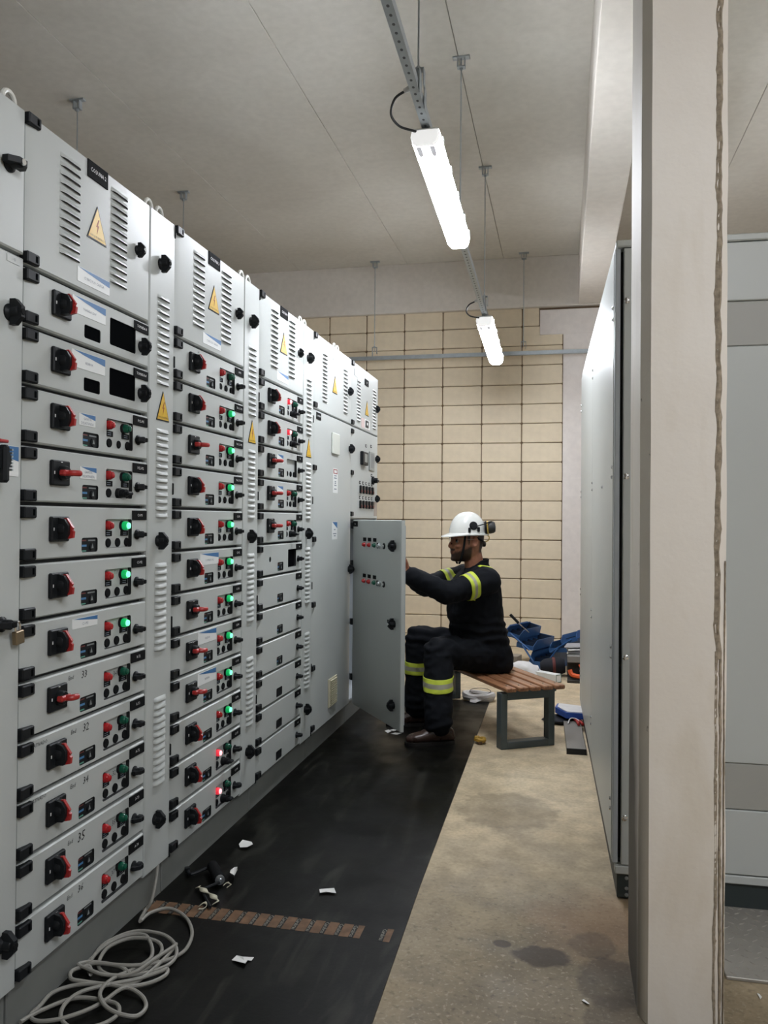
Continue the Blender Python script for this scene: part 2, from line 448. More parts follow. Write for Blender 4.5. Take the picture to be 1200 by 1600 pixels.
# block wall at the far end: every block a piece
wb = obj('wall_back', (lambda b_: (box2(b_, (X0, YB, 0), (X1, YB + 0.15, ZC)), b_)[1])(nb()), M['mortar'])
tag(wb, 'beige painted concrete block wall with dark joints', kind='structure')
def block_mesh(w, h, seed):
    rnd = random.Random(seed); bm = nb()
    c = 0.012
    poly = rrect(0.0045, w - 0.0045, 0.0035, h - 0.0035, 0.013, 2)
    poly = [(y + rnd.uniform(-.0012, .0012), z + rnd.uniform(-.0012, .0012)) for y, z in poly]
    back = [bm.verts.new((y, 0.0, z)) for y, z in poly]
    mid = [bm.verts.new((y, -0.013, z)) for y, z in poly]
    cx, cz = w / 2, h / 2
    fr = [bm.verts.new((cx + (y - cx) * (1 - 0.006 / w * 2), -0.018, cz + (z - cz) * (1 - 0.006 / h * 2))) for y, z in poly]
    n = len(poly)
    for A, B in ((back, mid), (mid, fr)):
        for i in range(n): bm.faces.new((A[i], A[(i + 1) % n], B[(i + 1) % n], B[i]))
    bm.faces.new(fr)
    return finish(bm, 'concrete_block', 20)
cw, rh = 0.4125, 0.2
bmesh_cache = {}
def put_block(x0, x1, z0, z1):
    w, h = round(x1 - x0, 4), round(z1 - z0, 4); v = random.randint(0, 2)
    k = (w, h, v)
    if k not in bmesh_cache:
        bmesh_cache[k] = block_mesh(w, h, v + 3); bmesh_cache[k].materials.append(M['block'])
    o = bpy.data.objects.new('concrete_block', bmesh_cache[k]); COL.objects.link(o)
    o.location = (x0, YB + 0.0005, z0 ); o.parent = wb
zr = [0.0, 0.1] + [0.1 + rh * i for i in range(1, 18)]
for zi in range(len(zr) - 1):
    z0, z1 = zr[zi], zr[zi + 1]
    if z1 > 3.49: z1 = 3.49
    for ci in range(8):
        x1 = -0.005 - ci * cw; x0 = x1 - cw
        if z0 > 3.19 and ci == 0: x1_ = x0 + (cw - 0.235); put_block(x0, x1_, z0, z1)
        else: put_block(x0, x1, z0, z1)
# white pillar, corbel and the beam across the far wall
bm = nb(); box2(bm, (-0.003, YB - 0.03, 0), (0.62, YB, 3.46), bev=0.004); box2(bm, (-0.238, YB - 0.032, 3.205), (0.3, YB, 3.46), bev=0.004)
tag(obj('pillar', bm, M['white_wall']), 'white plastered pillar with corbel at the end of the block wall', kind='structure')
bm = nb(); box2(bm, (X0, YB - 0.07, 3.485), (X1, YB, ZC), bev=0.004); tag(obj('beam', bm, M['beam']), 'concrete beam across the top of the block wall', kind='structure')
bm = nb(); box2(bm, (0.145, YA, 3.49), (0.40, YB - 0.07, ZC), bev=0.006); tag(obj('beam', bm, M['beam']), 'long concrete beam running above the bare pillar', kind='structure')
bm = nb(); box2(bm, (0.62, YB - 0.02, 0), (X1, YB, 3.485)); tag(obj('trim_1', bm, M['white_wall']), kind='structure')

# foreground pillar: chamfered front edges, spalled stripe running down its far corner
pil = None
bm = nb()
out = [(0.2005, 2.60), (0.2005, 2.285), (0.2225, 2.238), (0.389, 2.245), (0.4135, 2.27), (0.4135, 2.60)]
def wob(x, y, z, k):
    v = Vector((x * 9 + k, y * 9, z * 5)); return noise.noise(v) * 0.0016
nz = 90; rings = []
for i in range(nz + 1):
    z = 3.49 * i / nz
    rings.append([bm.verts.new((x + wob(x, y, z, k) * (0.6 + 2.0 * (k in (3, 4))), y + wob(x, y, z, k + 7), z)) for k, (x, y) in enumerate(out)])
for a, b_ in zip(rings, rings[1:]):
    for k in range(6): bm.faces.new((a[k], a[(k + 1) % 6], b_[(k + 1) % 6], b_[k]))
bm.faces.new(rings[0]); bm.faces.new(rings[-1])
pil = obj('pillar', bm, M['pillar'], angle=18); tag(pil, 'tall off-white concrete pillar with chipped corner close to the camera', kind='structure')
def scar(name, xc, z0, z1, w, seed, proud=0.003, chamf=None, n=170):
    """rough streak of bare mortar standing slightly proud of the painted face"""
    rnd = random.Random(seed); bm = nb(); rows = []
    for i in range(n + 1):
        z = z0 + (z1 - z0) * i / n
        a = xc + noise.noise(Vector((seed, 0, z * 3.0))) * 0.0035 - w * (0.5 + 0.35 * noise.noise(Vector((seed + 5, 1, z * 14)))) - abs(noise.noise(Vector((seed, 9, z * 40)))) * w * 0.3
        c = xc + noise.noise(Vector((seed, 0, z * 3.0))) * 0.0035 + w * (0.5 + 0.35 * noise.noise(Vector((seed + 9, 2, z * 16)))) + abs(noise.noise(Vector((seed, 3, z * 45)))) * w * 0.3
        mid = (a + c) / 2
        row = []
        for x, d in ((a, -0.0005), (a * .75 + c * .25, proud), (mid, proud * (0.5 + rnd.random() * .7)), (a * .25 + c * .75, proud), (c, -0.0005)):
            yy = 2.2415 + (x - 0.2225) * 0.042 - d if x < 0.389 else 2.245 + (x - 0.389) * 1.02 - d * 1.4
            row.append(bm.verts.new((x, yy - 0.0015, z)))
        rows.append(row)
    for r0, r1 in zip(rows, rows[1:]):
        for k in range(4): bm.faces.new((r0[k], r0[k + 1], r1[k + 1], r1[k]))
    return obj(name, bm, M['scar'], pil, angle=70)
scar('mortar_scar', 0.3875, 0.95, 3.4, 0.0175, 3)
scar('mortar_scar', 0.385, 0.0, 0.97, 0.0085, 8)
scar('mortar_scar', 0.3975, 0.0, 0.97, 0.0075, 12)
scar('mortar_scar', 0.4090, 0.0, 1.2, 0.0042, 17)

# ------------------------------------------------------------------ lamps on their perforated channel
def lamp_fixture(a, b_, label, sockets=True, cable=True):
    a = Vector(a); b_ = Vector(b_); L = (b_ - a).length
    pitch = math.asin((b_.z - a.z) / L)
    t = thing('ceiling_lamp', label, 'lamp', a)
    t.rotation_euler = (pitch, 0, 0)
    prof = [(-0.062, 0.034), (-0.066, 0.010), (-0.058, -0.018), (-0.040, -0.034), (0.040, -0.034), (0.058, -0.018), (0.066, 0.010), (0.062, 0.034)]
    bm = nb()
    ys = [(0.0, 0.86, 0.012), (0.012, 1.0, 0), (L - 0.05, 1.0, 0), (L - 0.012, 0.9, 0.006), (L, 0.72, 0.014)]
    rr = [[bm.verts.new((x * s, y, z * (s if z < 0 else 1))) for x, z in prof] for y, s, _ in ys]
    for i_, (p, q) in enumerate(zip(rr, rr[1:])):
        for k in range(8): bm.faces.new((p[k], p[(k + 1) % 8], q[(k + 1) % 8], q[k])).material_index = 1 if i_ == 0 else 0
    bm.faces.new(rr[0]).material_index = 1; bm.faces.new(rr[-1]).material_index = 1
    obj('diffuser', bm, [M['diff'], M['diff_end']], t)
    bm = nb(); box2(bm, (-0.060, 0.004, 0.034), (0.060, L - 0.01, 0.046), bev=0.005); box2(bm, (-0.045, 0.02, 0.046), (0.045, L - 0.03, 0.053), bev=0.003)
    obj('housing', bm, M['lampbody'], t)
    for s in (-0.03, 0.03):  # flat patches under the diffuser stand for the unlit tube ends
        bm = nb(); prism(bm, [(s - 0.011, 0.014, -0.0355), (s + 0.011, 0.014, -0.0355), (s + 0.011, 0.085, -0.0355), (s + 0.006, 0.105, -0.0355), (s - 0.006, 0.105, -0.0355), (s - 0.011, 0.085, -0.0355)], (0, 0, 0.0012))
        if sockets: obj('socket_patch', bm, M['socket'], t)
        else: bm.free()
    for y in (0.10, 0.38, 0.66, 0.94, 1.16):
        if y < L - 0.05:
            for s in (-1, 1):
                bm = nb(); box(bm, (s * 0.066, y, 0.03), (0.008, 0.03, 0.026), bev=0.002); obj('clip', bm, M['lampbody'], t)
    if cable:
        bm = nb(); tube(bm, spline([(-0.045, -0.225, 0.085), (-0.095, -0.20, 0.070), (-0.125, -0.13, 0.045), (-0.105, -0.06, 0.030), (-0.055, -0.015, 0.028), (-0.03, 0.02, 0.035)], 8), 0.0055, 8)
        obj('supply_cable', bm, M['cable'], t)
        bm = nb(); cyl(bm, (-0.018, -0.235, 0.092), (-0.050, -0.224, 0.085), 0.014, 0.010, 12); obj('cable_gland', bm, M['lampbody'], t)
    return t
XL = -0.60
lamp_fixture((XL, 3.56, 2.978), (XL, 4.80, 2.915), 'long white lamp glowing nearest the camera, hung on the perforated channel')
lamp_fixture((XL, 6.38, 2.836), (XL, 7.60, 2.755), 'small distant glowing lamp hung in front of the block wall')
# unseen lamps over the neighbouring aisle, placed to brighten pillar and cabinet fronts
for x_, y, q in ((1.05, -0.55, 'at its near end'), (2.5, -0.55, 'added farther from the pillar'), (2.7, 4.4, 'at its far end')):
    lamp_fixture((x_, y, 3.05), (x_, y + 1.25, 3.05), 'unseen long white lamp over the aisle beyond the bare pillar, ' + q, cable=False)['group'] = 'unseen lamps over the aisle beyond the pillar'

def channel(name, label, pts_a, pts_b, holes=True, flip=1):
    """U channel from a to b with round holes in its lower face"""
    a, b_ = Vector(pts_a), Vector(pts_b); d = (b_ - a).normalized(); L = (b_ - a).length
    x = d.cross(Vector((0, 0, 1))).normalized(); z = x.cross(d).normalized()
    t = thing(name, label, 'channel', a)
    P = lambda u, s, w: d * u + x * s + z * w
    bm = nb()
    w, h, th = 0.019, 0.038, 0.0025
    prof = [(-w, 0), (w, 0), (w, h), (w - 0.007, h), (w - 0.007, h - th), (w - th, h - th), (w - th, th), (-w + th, th), (-w + th, h - th), (-w + 0.007, h - th), (-w + 0.007, h), (-w, h)]
    prism(bm, [P(0, s, q) for s, q in prof], d * L)
    obj('channel_body', bm, M['galv'], t)
    if holes:
        bm = nb(); n = int(L / 0.05)
        for i in range(n):
            c = P(0.03 + 0.05 * i, 0, -0.0006)
            bm.faces.new([bm.verts.new(c + (d * math.cos(k * PI / 4) * 0.0085 + x * math.sin(k * PI / 4) * 0.006)) for k in range(8)])
        tag(obj('perforation', bm, M['galvd'], t), kind='stuff')
    return t, d, x, z
def hanger(t, base, px, py, zr, plate=True, name='hanger_rod'):
    """threaded rod from the ceiling bracket down to the channel; child parts of t"""
    def L(p): return Vector(p) - base
    bm = nb(); cyl(bm, L((px, py, zr)), L((px, py, ZC)), 0.0042, n=8)
    r = obj(name, bm, M['steel'], t)
    bm = nb()
    box(bm, L((px, py, ZC - 0.006)), (0.10, 0.035, 0.012), bev=0.002); box2(bm, L((px - 0.024, py - 0.018, ZC - 0.06)), L((px - 0.018, py + 0.018, ZC - 0.012))); box2(bm, L((px + 0.018, py - 0.018, ZC - 0.06)), L((px + 0.024, py + 0.018, ZC - 0.012)))
    box2(bm, L((px - 0.024, py - 0.018, ZC - 0.066)), L((px + 0.024, py + 0.018, ZC - 0.060)))
    cyl(bm, L((px, py, ZC - 0.078)), L((px, py, ZC - 0.066)), 0.010, n=6)
    obj('ceiling_bracket', bm, M['galv'], t)
    bm = nb()
    box2(bm, L((px - 0.024, py - 0.02, zr - 0.05)), L((px - 0.021, py + 0.02, zr + 0.05))); box2(bm, L((px - 0.024, py - 0.02, zr + 0.047)), L((px + 0.026, py + 0.02, zr + 0.05)))
    box2(bm, L((px + 0.023, py - 0.02, zr - 0.02)), L((px + 0.026, py + 0.02, zr + 0.05)))
    cyl(bm, L((px, py, zr + 0.05)), L((px, py, zr + 0.062)), 0.010, n=6)
    obj('hanger_clip', bm, M['galv'], t)
rt, d_, x_, z_ = channel('lamp_channel', 'perforated galvanised channel carrying the glowing lamps', (XL, -3.5, 3.391), (XL, 8.0, 2.811))
for y in (3.34, 4.77, 6.30):
    hanger(rt, Vector((XL, -3.5, 3.391)), XL + 0.008, y, 3.391 - 0.58 * (y + 3.5) / 11.5 + 0.06)
# two clamp plates joining the channel above each lamp
for y in (3.30, 3.42, 6.12, 6.26):
    bm = nb(); zc = 3.391 - 0.58 * (y + 3.5) / 11.5 - 3.391
    box(bm, (0.024, y + 3.5, zc + 0.03), (0.004, 0.05, 0.10), bev=0.001); obj('joint_plate', bm, M['galv'], rt)
br, _, _, _ = channel('wall_channel', 'horizontal galvanised channel hanging across the block wall', (-4.2, 8.40, 2.965), (0.55, 8.40, 2.965), holes=False)
for x in (-1.932, -0.395):
    hanger(br, Vector((-4.2, 8.40, 2.965)), x, 8.40, 3.05)
lt, _, _, _ = channel('side_channel', 'galvanised channel hidden behind the switchgear, only its hanger rods showing', (-3.08, 1.0, 2.95), (-3.08, 7.9, 2.95), holes=False)
for y in (4.77, 6.30):
    hanger(lt, Vector((-3.08, 1.0, 2.95)), -3.08, y, 3.03)

# ------------------------------------------------------------------ switchgear
XF = -1.32                       # plane of the door faces; out = +X, along the row = +Y
ZB, ZP, ZT = 0.131, 0.1497, 2.318
ZD = ZB + 12 * ZP                # underside of the top doors
DW = 0.628                       # drawer width
M['eye'] = mat('white_zinc_eye', srgb(214, 214, 206), 0.35)
S = {}                           # shared meshes

def shared(key, fn, mats, angle=35):
    if key not in S:
        me = finish(fn(), key if isinstance(key, str) else key[0], angle)
        for m in (mats if isinstance(mats, (list, tuple)) else [mats]): me.materials.append(m)
        S[key] = me
    return S[key]

def put(name, me, parent, loc=(0, 0, 0), rot=None):
    o = bpy.data.objects.new(name, me); COL.objects.link(o); o.location = loc; o.parent = parent
    if rot: o.rotation_euler = rot
    return o

def front_plate(w, h, holes=(), hem=True, thick=0.022, r=0.006):
    """sheet-metal front w x h (y, z from 0 down to -h), face at x = 0, with cut-outs"""
    bm = nb()
    li = 0.030 if hem else 0.004
    ring0 = [(li, -h + 0.004), (w - 0.004, -h + 0.004), (w - 0.004, -0.004), (li, -0.004)]
    rim = [(0.0, -h), (w, -h), (w, 0.0), (0.0, 0.0)]
    v0 = [bm.verts.new((0, y, z)) for y, z in ring0]
    xr = [-0.007 if hem else -0.004, -0.004, -0.004, -0.007 if hem else -0.004]
    v1 = [bm.verts.new((xr[i], y, z)) for i, (y, z) in enumerate(rim)]
    v2 = [bm.verts.new((-thick, y, z)) for y, z in rim]
    for A, B in ((v0, v1), (v1, v2)):
        for i in range(4): bm.faces.new((A[i], A[(i + 1) % 4], B[(i + 1) % 4], B[i]))
    es = [bm.edges.new((v0[i], v0[(i + 1) % 4])) if not bm.edges.get((v0[i], v0[(i + 1) % 4])) else bm.edges.get((v0[i], v0[(i + 1) % 4])) for i in range(4)]
    for poly in holes:
        hv = [bm.verts.new((0, y, z)) for y, z in poly]; hb = [bm.verts.new((-0.012, y, z)) for y, z in poly]; n = len(hv)
        es += [bm.edges.new((hv[i], hv[(i + 1) % n])) for i in range(n)]
        for i in range(n): bm.faces.new((hv[i], hv[(i + 1) % n], hb[(i + 1) % n], hb[i])).material_index = 1  # cut-out walls painted black for the shaded gap behind
    bmesh.ops.triangle_fill(bm, use_beauty=True, edges=es, normal=(1, 0, 0))
    return bm

MET = rrect(0.258, 0.340, -0.128, -0.087, 0.007)
PAN = rrect(0.381, 0.534, -0.120, -0.034, 0.007)
WINB = rrect(0.394, 0.545, -0.112, -0.031, 0.006)
WINS = rrect(0.260, 0.343, -0.121, -0.083, 0.006)
DH = ZP - 0.010
HOLES = {'full': (MET, PAN), 'window': (WINB, WINS), 'hole': (rrect(0.41, 0.535, -0.118, -0.030, 0.006), MET, circ(0.155, -0.068, 0.013, 0.013)), 'meter': (MET,)}
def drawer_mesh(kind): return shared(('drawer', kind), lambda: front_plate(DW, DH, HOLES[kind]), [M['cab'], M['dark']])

def hinge_bm():
    bm = nb()
    box2(bm, (-0.018, -0.006, -0.0145), (0.0095, 0.044, 0.0145), 0, 0.003)
    box2(bm, (0.0092, 0.026, -0.008), (0.0101, 0.034, 0.008), 1)
    return bm
def hinge(parent, y, z): return put('hinge', shared('hinge', hinge_bm, [M['plas'], M['blackwin']]), parent, (0, y, z))

def knob_bm(wing, cap=False):
    bm = nb()
    lathe(bm, (0, 0, 0), (1, 0, 0), [(0, 0), (0, 0.019), (0.004, 0.019), (0.007, 0.015), (0.010, 0.0125), (0.026, 0.0125), (0.028, 0.011), (0.028, 0)], 16)
    a, b_ = (0.008, wing) if wing > 0.02 else (wing, 0.008)
    poly = [(-0.0075, 0, -0.026), (0.0, 0.0, -0.026)]
    prism(bm, [(0.006, -0.0065, -0.029), (0.020, -0.0065, -0.029), (0.036, -0.0065, -0.012), (0.036, -0.0065, 0.012), (0.020, -0.0065, 0.029), (0.006, -0.0065, 0.029)], (0, 0.013, 0))
    lathe(bm, (0.036, 0, 0), (1, 0, 0), [(-0.002, 0.0075), (0.0015, 0.007), (0.0015, 0)], 12, 1)
    return bm
def knob(parent, y, z, up=True, cap=False, scale=1.0):
    me = shared(('latch_knob', cap), lambda: knob_bm(0.03, cap), [M['plas'], M['chrome'] if cap else M['plas2']])
    o = put('latch_knob', me, parent, (0.0, y, z), (0 if up else PI / 2, 0, 0)); o.scale = (scale,) * 3
    return o

def switch_plate_bm():
    bm = nb(); box2(bm, (0, -0.0395, -0.0335), (0.012, 0.0395, 0.0335), 0, 0.003)
    box2(bm, (0.0119, -0.034, -0.004), (0.0127, -0.0305, 0.004), 1)
    box2(bm, (0.0119, -0.004, 0.028), (0.0127, 0.003, 0.030), 1)
    return bm
def lever_bm(vertical):
    bm = nb()
    lathe(bm, (0.012, 0, 0), (1, 0, 0), [(0, 0.020), (0.014, 0.019), (0.018, 0.016), (0.018, 0)], 16, 1)
    if vertical:
        prism(bm, [(0.012, -0.014, -0.027), (0.034, -0.014, -0.026), (0.041, -0.014, -0.012), (0.041, -0.014, 0.010), (0.030, -0.014, 0.026), (0.012, -0.014, 0.030)], (0, 0.020, 0), 1)
        prism(bm, [(0.034, -0.004, -0.026), (0.049, -0.004, -0.023), (0.051, -0.004, -0.006), (0.0455, -0.004, -0.002), (0.049, -0.004, 0.004), (0.030, -0.004, 0.030), (0.022, -0.004, 0.029), (0.038, -0.004, 0.006), (0.041, -0.004, -0.012)], (0, 0.0085, 0), 0)
    else:
        pts = spline([(0.014, -0.004, 0), (0.030, 0.0, 0), (0.046, 0.010, 0), (0.050, 0.030, 0)], 4)
        tube(bm, pts, [0.0075] * 5 + [0.0085] * (len(pts) - 7) + [0.008, 0.005], 10, 0)
        box2(bm, (0.016, -0.022, -0.008), (0.036, 0.024, 0.008), 0, 0.004)
    return bm
def switch(parent, y, z, vertical):
    put('switch_plate', shared('switch_plate', switch_plate_bm, [M['plas'], M['plate_txt']]), parent, (0, y, z))
    o = put('switch_lever', shared(('switch_lever', vertical), lambda: lever_bm(vertical), [M['redh'], M['plas']]), parent, (0, y, z))
    tag(o, 'red switch lever upright' if vertical else 'red switch lever turned level')

def meter_bm(lit):
    bm = nb(); box2(bm, (-0.016, -0.045, -0.0245), (-0.004, 0.045, 0.0245), 0)
    if lit:
        f = -0.0036
        box2(bm, (-0.0045, -0.034, 0.011), (f, -0.012, 0.0145), 2); box2(bm, (-0.0045, -0.002, 0.0105), (f, 0.034, 0.0145), 4)
        box2(bm, (-0.0045, -0.034, -0.005), (f, -0.010, 0.001), 1); box2(bm, (-0.0045, -0.034, -0.0185), (f, -0.012, -0.0150), 3)
        lathe(bm, (-0.004, 0.016, -0.006), (1, 0, 0), [(0, 0.012), (0.003, 0.011), (0.003, 0)], 12, 5)
        prism(bm, [(-0.0008, 0.010, -0.010), (-0.0008, 0.020, -0.010), (-0.0008, 0.015, 0.003)], (0.001, 0, 0), 4)
    return bm
def meter(parent, lit=True):
    put('display', shared(('display', lit), lambda: meter_bm(lit), [M['plas'], M['lcdblue'], M['lcdred'], M['lcdgrn'], M['lcdgry'], M['plas']]), parent, (0, 0.299, -0.1075))

def pilot_bm():
    bm = nb()
    lathe(bm, (-0.012, 0, 0), (1, 0, 0), [(0, 0.0155), (0.006, 0.0155), (0.008, 0.0145), (0.008, 0)], 16, 0)
    lathe(bm, (-0.004, 0, 0), (1, 0, 0), [(0, 0.0135), (0.010, 0.0135), (0.014, 0.011), (0.016, 0.006), (0.0165, 0)], 16, 1)
    lathe(bm, (0.010, 0.0, 0), (1, 0, 0), [(0.0, 0.0098), (0.0050, 0.0092), (0.0072, 0.005), (0.0073, 0)], 12, 2)
    return bm
def pilot(parent, y, z, col, x=0):
    a, c, lab = {'red': ('red', 'red', 'red pilot lamp, unlit'), 'green': ('green', 'green', 'dark green pilot lamp, unlit'), 'redon': ('redon', 'redcore', 'red pilot lamp glowing'), 'greenon': ('greenon', 'greencore', 'green pilot lamp glowing')}[col]
    tag(put('pilot_lamp', shared(('pilot_lamp', col), pilot_bm, [M['plas'], M[a], M[c]]), parent, (x, y, z)), lab)

def plug_bm():
    bm = nb(); lathe(bm, (-0.012, 0, 0), (1, 0, 0), [(0, 0.0135), (0.003, 0.0135), (0.0045, 0.012), (0.0045, 0)], 18, 0); return bm
def rotary_bm():
    bm = nb(); lathe(bm, (-0.012, 0, 0), (1, 0, 0), [(0, 0.0165), (0.010, 0.0165), (0.012, 0.014), (0.030, 0.013), (0.030, 0)], 16, 0)
    box2(bm, (0.012, -0.016, -0.006), (0.034, 0.016, 0.006), 0, 0.004); return bm
def mini_bm():
    bm = nb(); box2(bm, (-0.012, -0.021, -0.008), (-0.009, 0.021, 0.008), 0)
    for z in (0.0025, -0.0035): box2(bm, (-0.009, -0.010, z - 0.001), (-0.0087, 0.010, z + 0.001), 1)
    return bm
def back_bm():
    bm = nb(); box2(bm, (-0.018, 0.372, -0.127), (-0.012, 0.545, -0.027), 0); return bm
def panel(parent, red, green, mid):
    put('lamp_panel', shared('lamp_panel', back_bm, M['cab']), parent)
    if red: pilot(parent, 0.397, -0.053, red)
    if green: pilot(parent, 0.493, -0.054, green)
    if red:
        for y in (0.412, 0.507): put('lamp_label', shared('lamp_label', mini_bm, [M['plas2'], M['ink']]), parent, (0, y, -0.077))
    for y in (0.414, 0.468, 0.521):
        if y == 0.468 and mid == 'rotary': put('selector_knob', shared('selector_knob', rotary_bm, M['plas']), parent, (0, y, -0.105)); continue
        o = put('hole_plug', shared('hole_plug', plug_bm, M['plas2']), parent, (0, y, -0.105))
        if y == 0.468 and mid == 'hole': o.scale = (1, 0.75, 0.9)

def tagplate(parent, y, z, text, w=0.088, h=0.030, size=0.013, two=None):
    bm = nb(); box2(bm, (0.0, -w / 2, -h / 2), (0.0035, w / 2, h / 2), 0, 0.0008)
    if text: text_into(bm, text, size, lambda u, v: (0.0042, u, v + (0.006 if two else 0)), 1)
    if two: text_into(bm, two, size * 0.7, lambda u, v: (0.0042, u, v - 0.009), 1)
    return obj('name_plate', bm, [M['plas2'], M['plate_txt']], parent, (0, y, z))

def sticker(parent, y0, y1, z0, z1, lines=(), size=0.011, tri=0.45, style='wedge'):
    bm = nb(); e = 0.0012
    box2(bm, (0, y0, z1), (e, y1, z0), 0)
    if style == 'wedge':
        f = bm.faces.new([bm.verts.new(v) for v in ((e + 4e-4, y0 + (y1 - y0) * 0.03, z0 - 0.0008), (e + 4e-4, y1 - 0.0005, z0 - 0.0008), (e + 4e-4, y1 - 0.0005, z0 - (z0 - z1) * tri), (e + 4e-4, y0 + (y1 - y0) * 0.35, z0 - (z0 - z1) * tri * 0.42))]); f.material_index = 1
    zc = z0 - (z0 - z1) * 0.62
    for i, s in enumerate(lines):
        zz = zc + (len(lines) - 1) * size * 0.55 - i * size * 1.15
        text_into(bm, s, size, lambda u, v, zz=zz: (e + 5e-4, (y0 + y1) / 2 + u, zz + v), 2)
    return obj('sticker', bm, [M['white'], M['blue'], M['ink']], parent)

def pen(parent, s, y, z, size, shear=0.15):
    bm = nb(); text_into(bm, s, size, lambda u, v: (0.0008, y + u, z + v), 0, 'LEFT', shear)
    return obj('handwriting', bm, M['pen'], parent)

def triangle(parent, y, z, w=0.102, h=0.102):
    bm = nb()
    def tri(s, x): return [(x, y, z + h / 2 * s + (1 - s) * -0.012), (x, y - w / 2 * s, z - h / 2 * s - (1 - s) * 0.012 + (1 - s) * 0.0), (x, y + w / 2 * s, z - h / 2 * s - (1 - s) * 0.012)]
    prism(bm, tri(1.0, 0.0), (0.002, 0, 0), 1)
    prism(bm, tri(0.90, 0.002), (0.0006, 0, 0), 0)
    b = [(0.006, 0.024), (-0.008, -0.001), (0.001, -0.001), (-0.003, -0.024), (0.009, 0.004), (0.001, 0.004), (0.011, 0.024)]
    prism(bm, [(0.0026, y + q[0] * 0.8, z - 0.008 + q[1] * 0.9) for q in b], (0.0005, 0, 0), 2)
    text_into(bm, 'CHOQUE ELETRICO', 0.0085, lambda u, v: (0.0032, y + u, z - h / 2 + 0.011 + v), 1)
    return obj('warning_sign', bm, [M['yel'], M['plas'], M['bolt']], parent)

def louvre_bm(w, h=0.0135, d=0.0085):
    bm = nb(); n = 9; rows = []
    for k in range(5):
        t = k / 4; a = t * PI / 2
        zz = h * (1 - t) ; out_ = d * math.sin(a) ** 0.8
        row = []
        for i in range(n + 1):
            u = i / n; e = min(1.0, min(u, 1 - u) * n / 1.6)
            row.append(bm.verts.new((out_ * (e ** 0.5) if 0 < i < n else 0.0, w * u, zz)))
        rows.append(row)
    for A, B in zip(rows, rows[1:]):
        for i in range(n): bm.faces.new((A[i], A[i + 1], B[i + 1], B[i]))
    for i in range(n):
        try:
            f = bm.faces.new((rows[-1][i], rows[-1][i + 1], bm.verts.new((0.0003, w * (i + 1) / n, 0.0005)), bm.verts.new((0.0003, w * i / n, 0.0005)))); f.material_index = 1  # black face stands for the shade in the slot opening
        except ValueError: pass
    return bm
def louvres(parent, y0, y1, ztop, zbot, n):
    w = round(y1 - y0, 3); p = (ztop - zbot) / n
    me = shared(('louvre', w), lambda: louvre_bm(w), [M['cab'], M['dark']])
    for i in range(n): put('louvre', me, parent, (0.0002, y0, ztop - p * (i + 1) + 0.002))

def door_plate(w, h, hem=True): return front_plate(w, h, (), hem, 0.022)

def eye_bm():
    bm = nb(); r = 0.0235
    pts = [(0, r * math.cos(a), 0.032 + r * math.sin(a)) for a in [2 * PI * i / 14 for i in range(14)]]
    tube(bm, pts, 0.0065, 8, 0, closed=True); cyl(bm, (0, 0, 0), (0, 0, 0.012), 0.013, 0.011, 12)
    return bm

def column(label, y0, width, plinth=True):
    t = thing('switchgear_cabinet', label, 'cabinet', (XF, y0, 0))
    bm = nb(); box2(bm, (-0.62, 0.001, 0.118), (-0.026, width - 0.001, ZT - 0.004), 0, 0.004)
    obj('cabinet_body', bm, M['frame'], t)
    bm = nb(); box2(bm, (-0.60, 0.002, 0.0), (-0.032, width - 0.002, 0.117), 0, 0.003); obj('plinth', bm, M['plinth'], t)
    return t

def alley(t, y0, y1, split=None, locks=True):
    w = y1 - y0
    if split is None:
        d = obj('alley_door', door_plate(w, ZT - ZB, False), M['cab'], t, (0, y0, ZT))
        return d, ZT
def eyes(t, *ys):
    for y in ys: put('lifting_eye', shared('lifting_eye', eye_bm, M['eye']), t, (-0.045, y, ZT - 0.006))

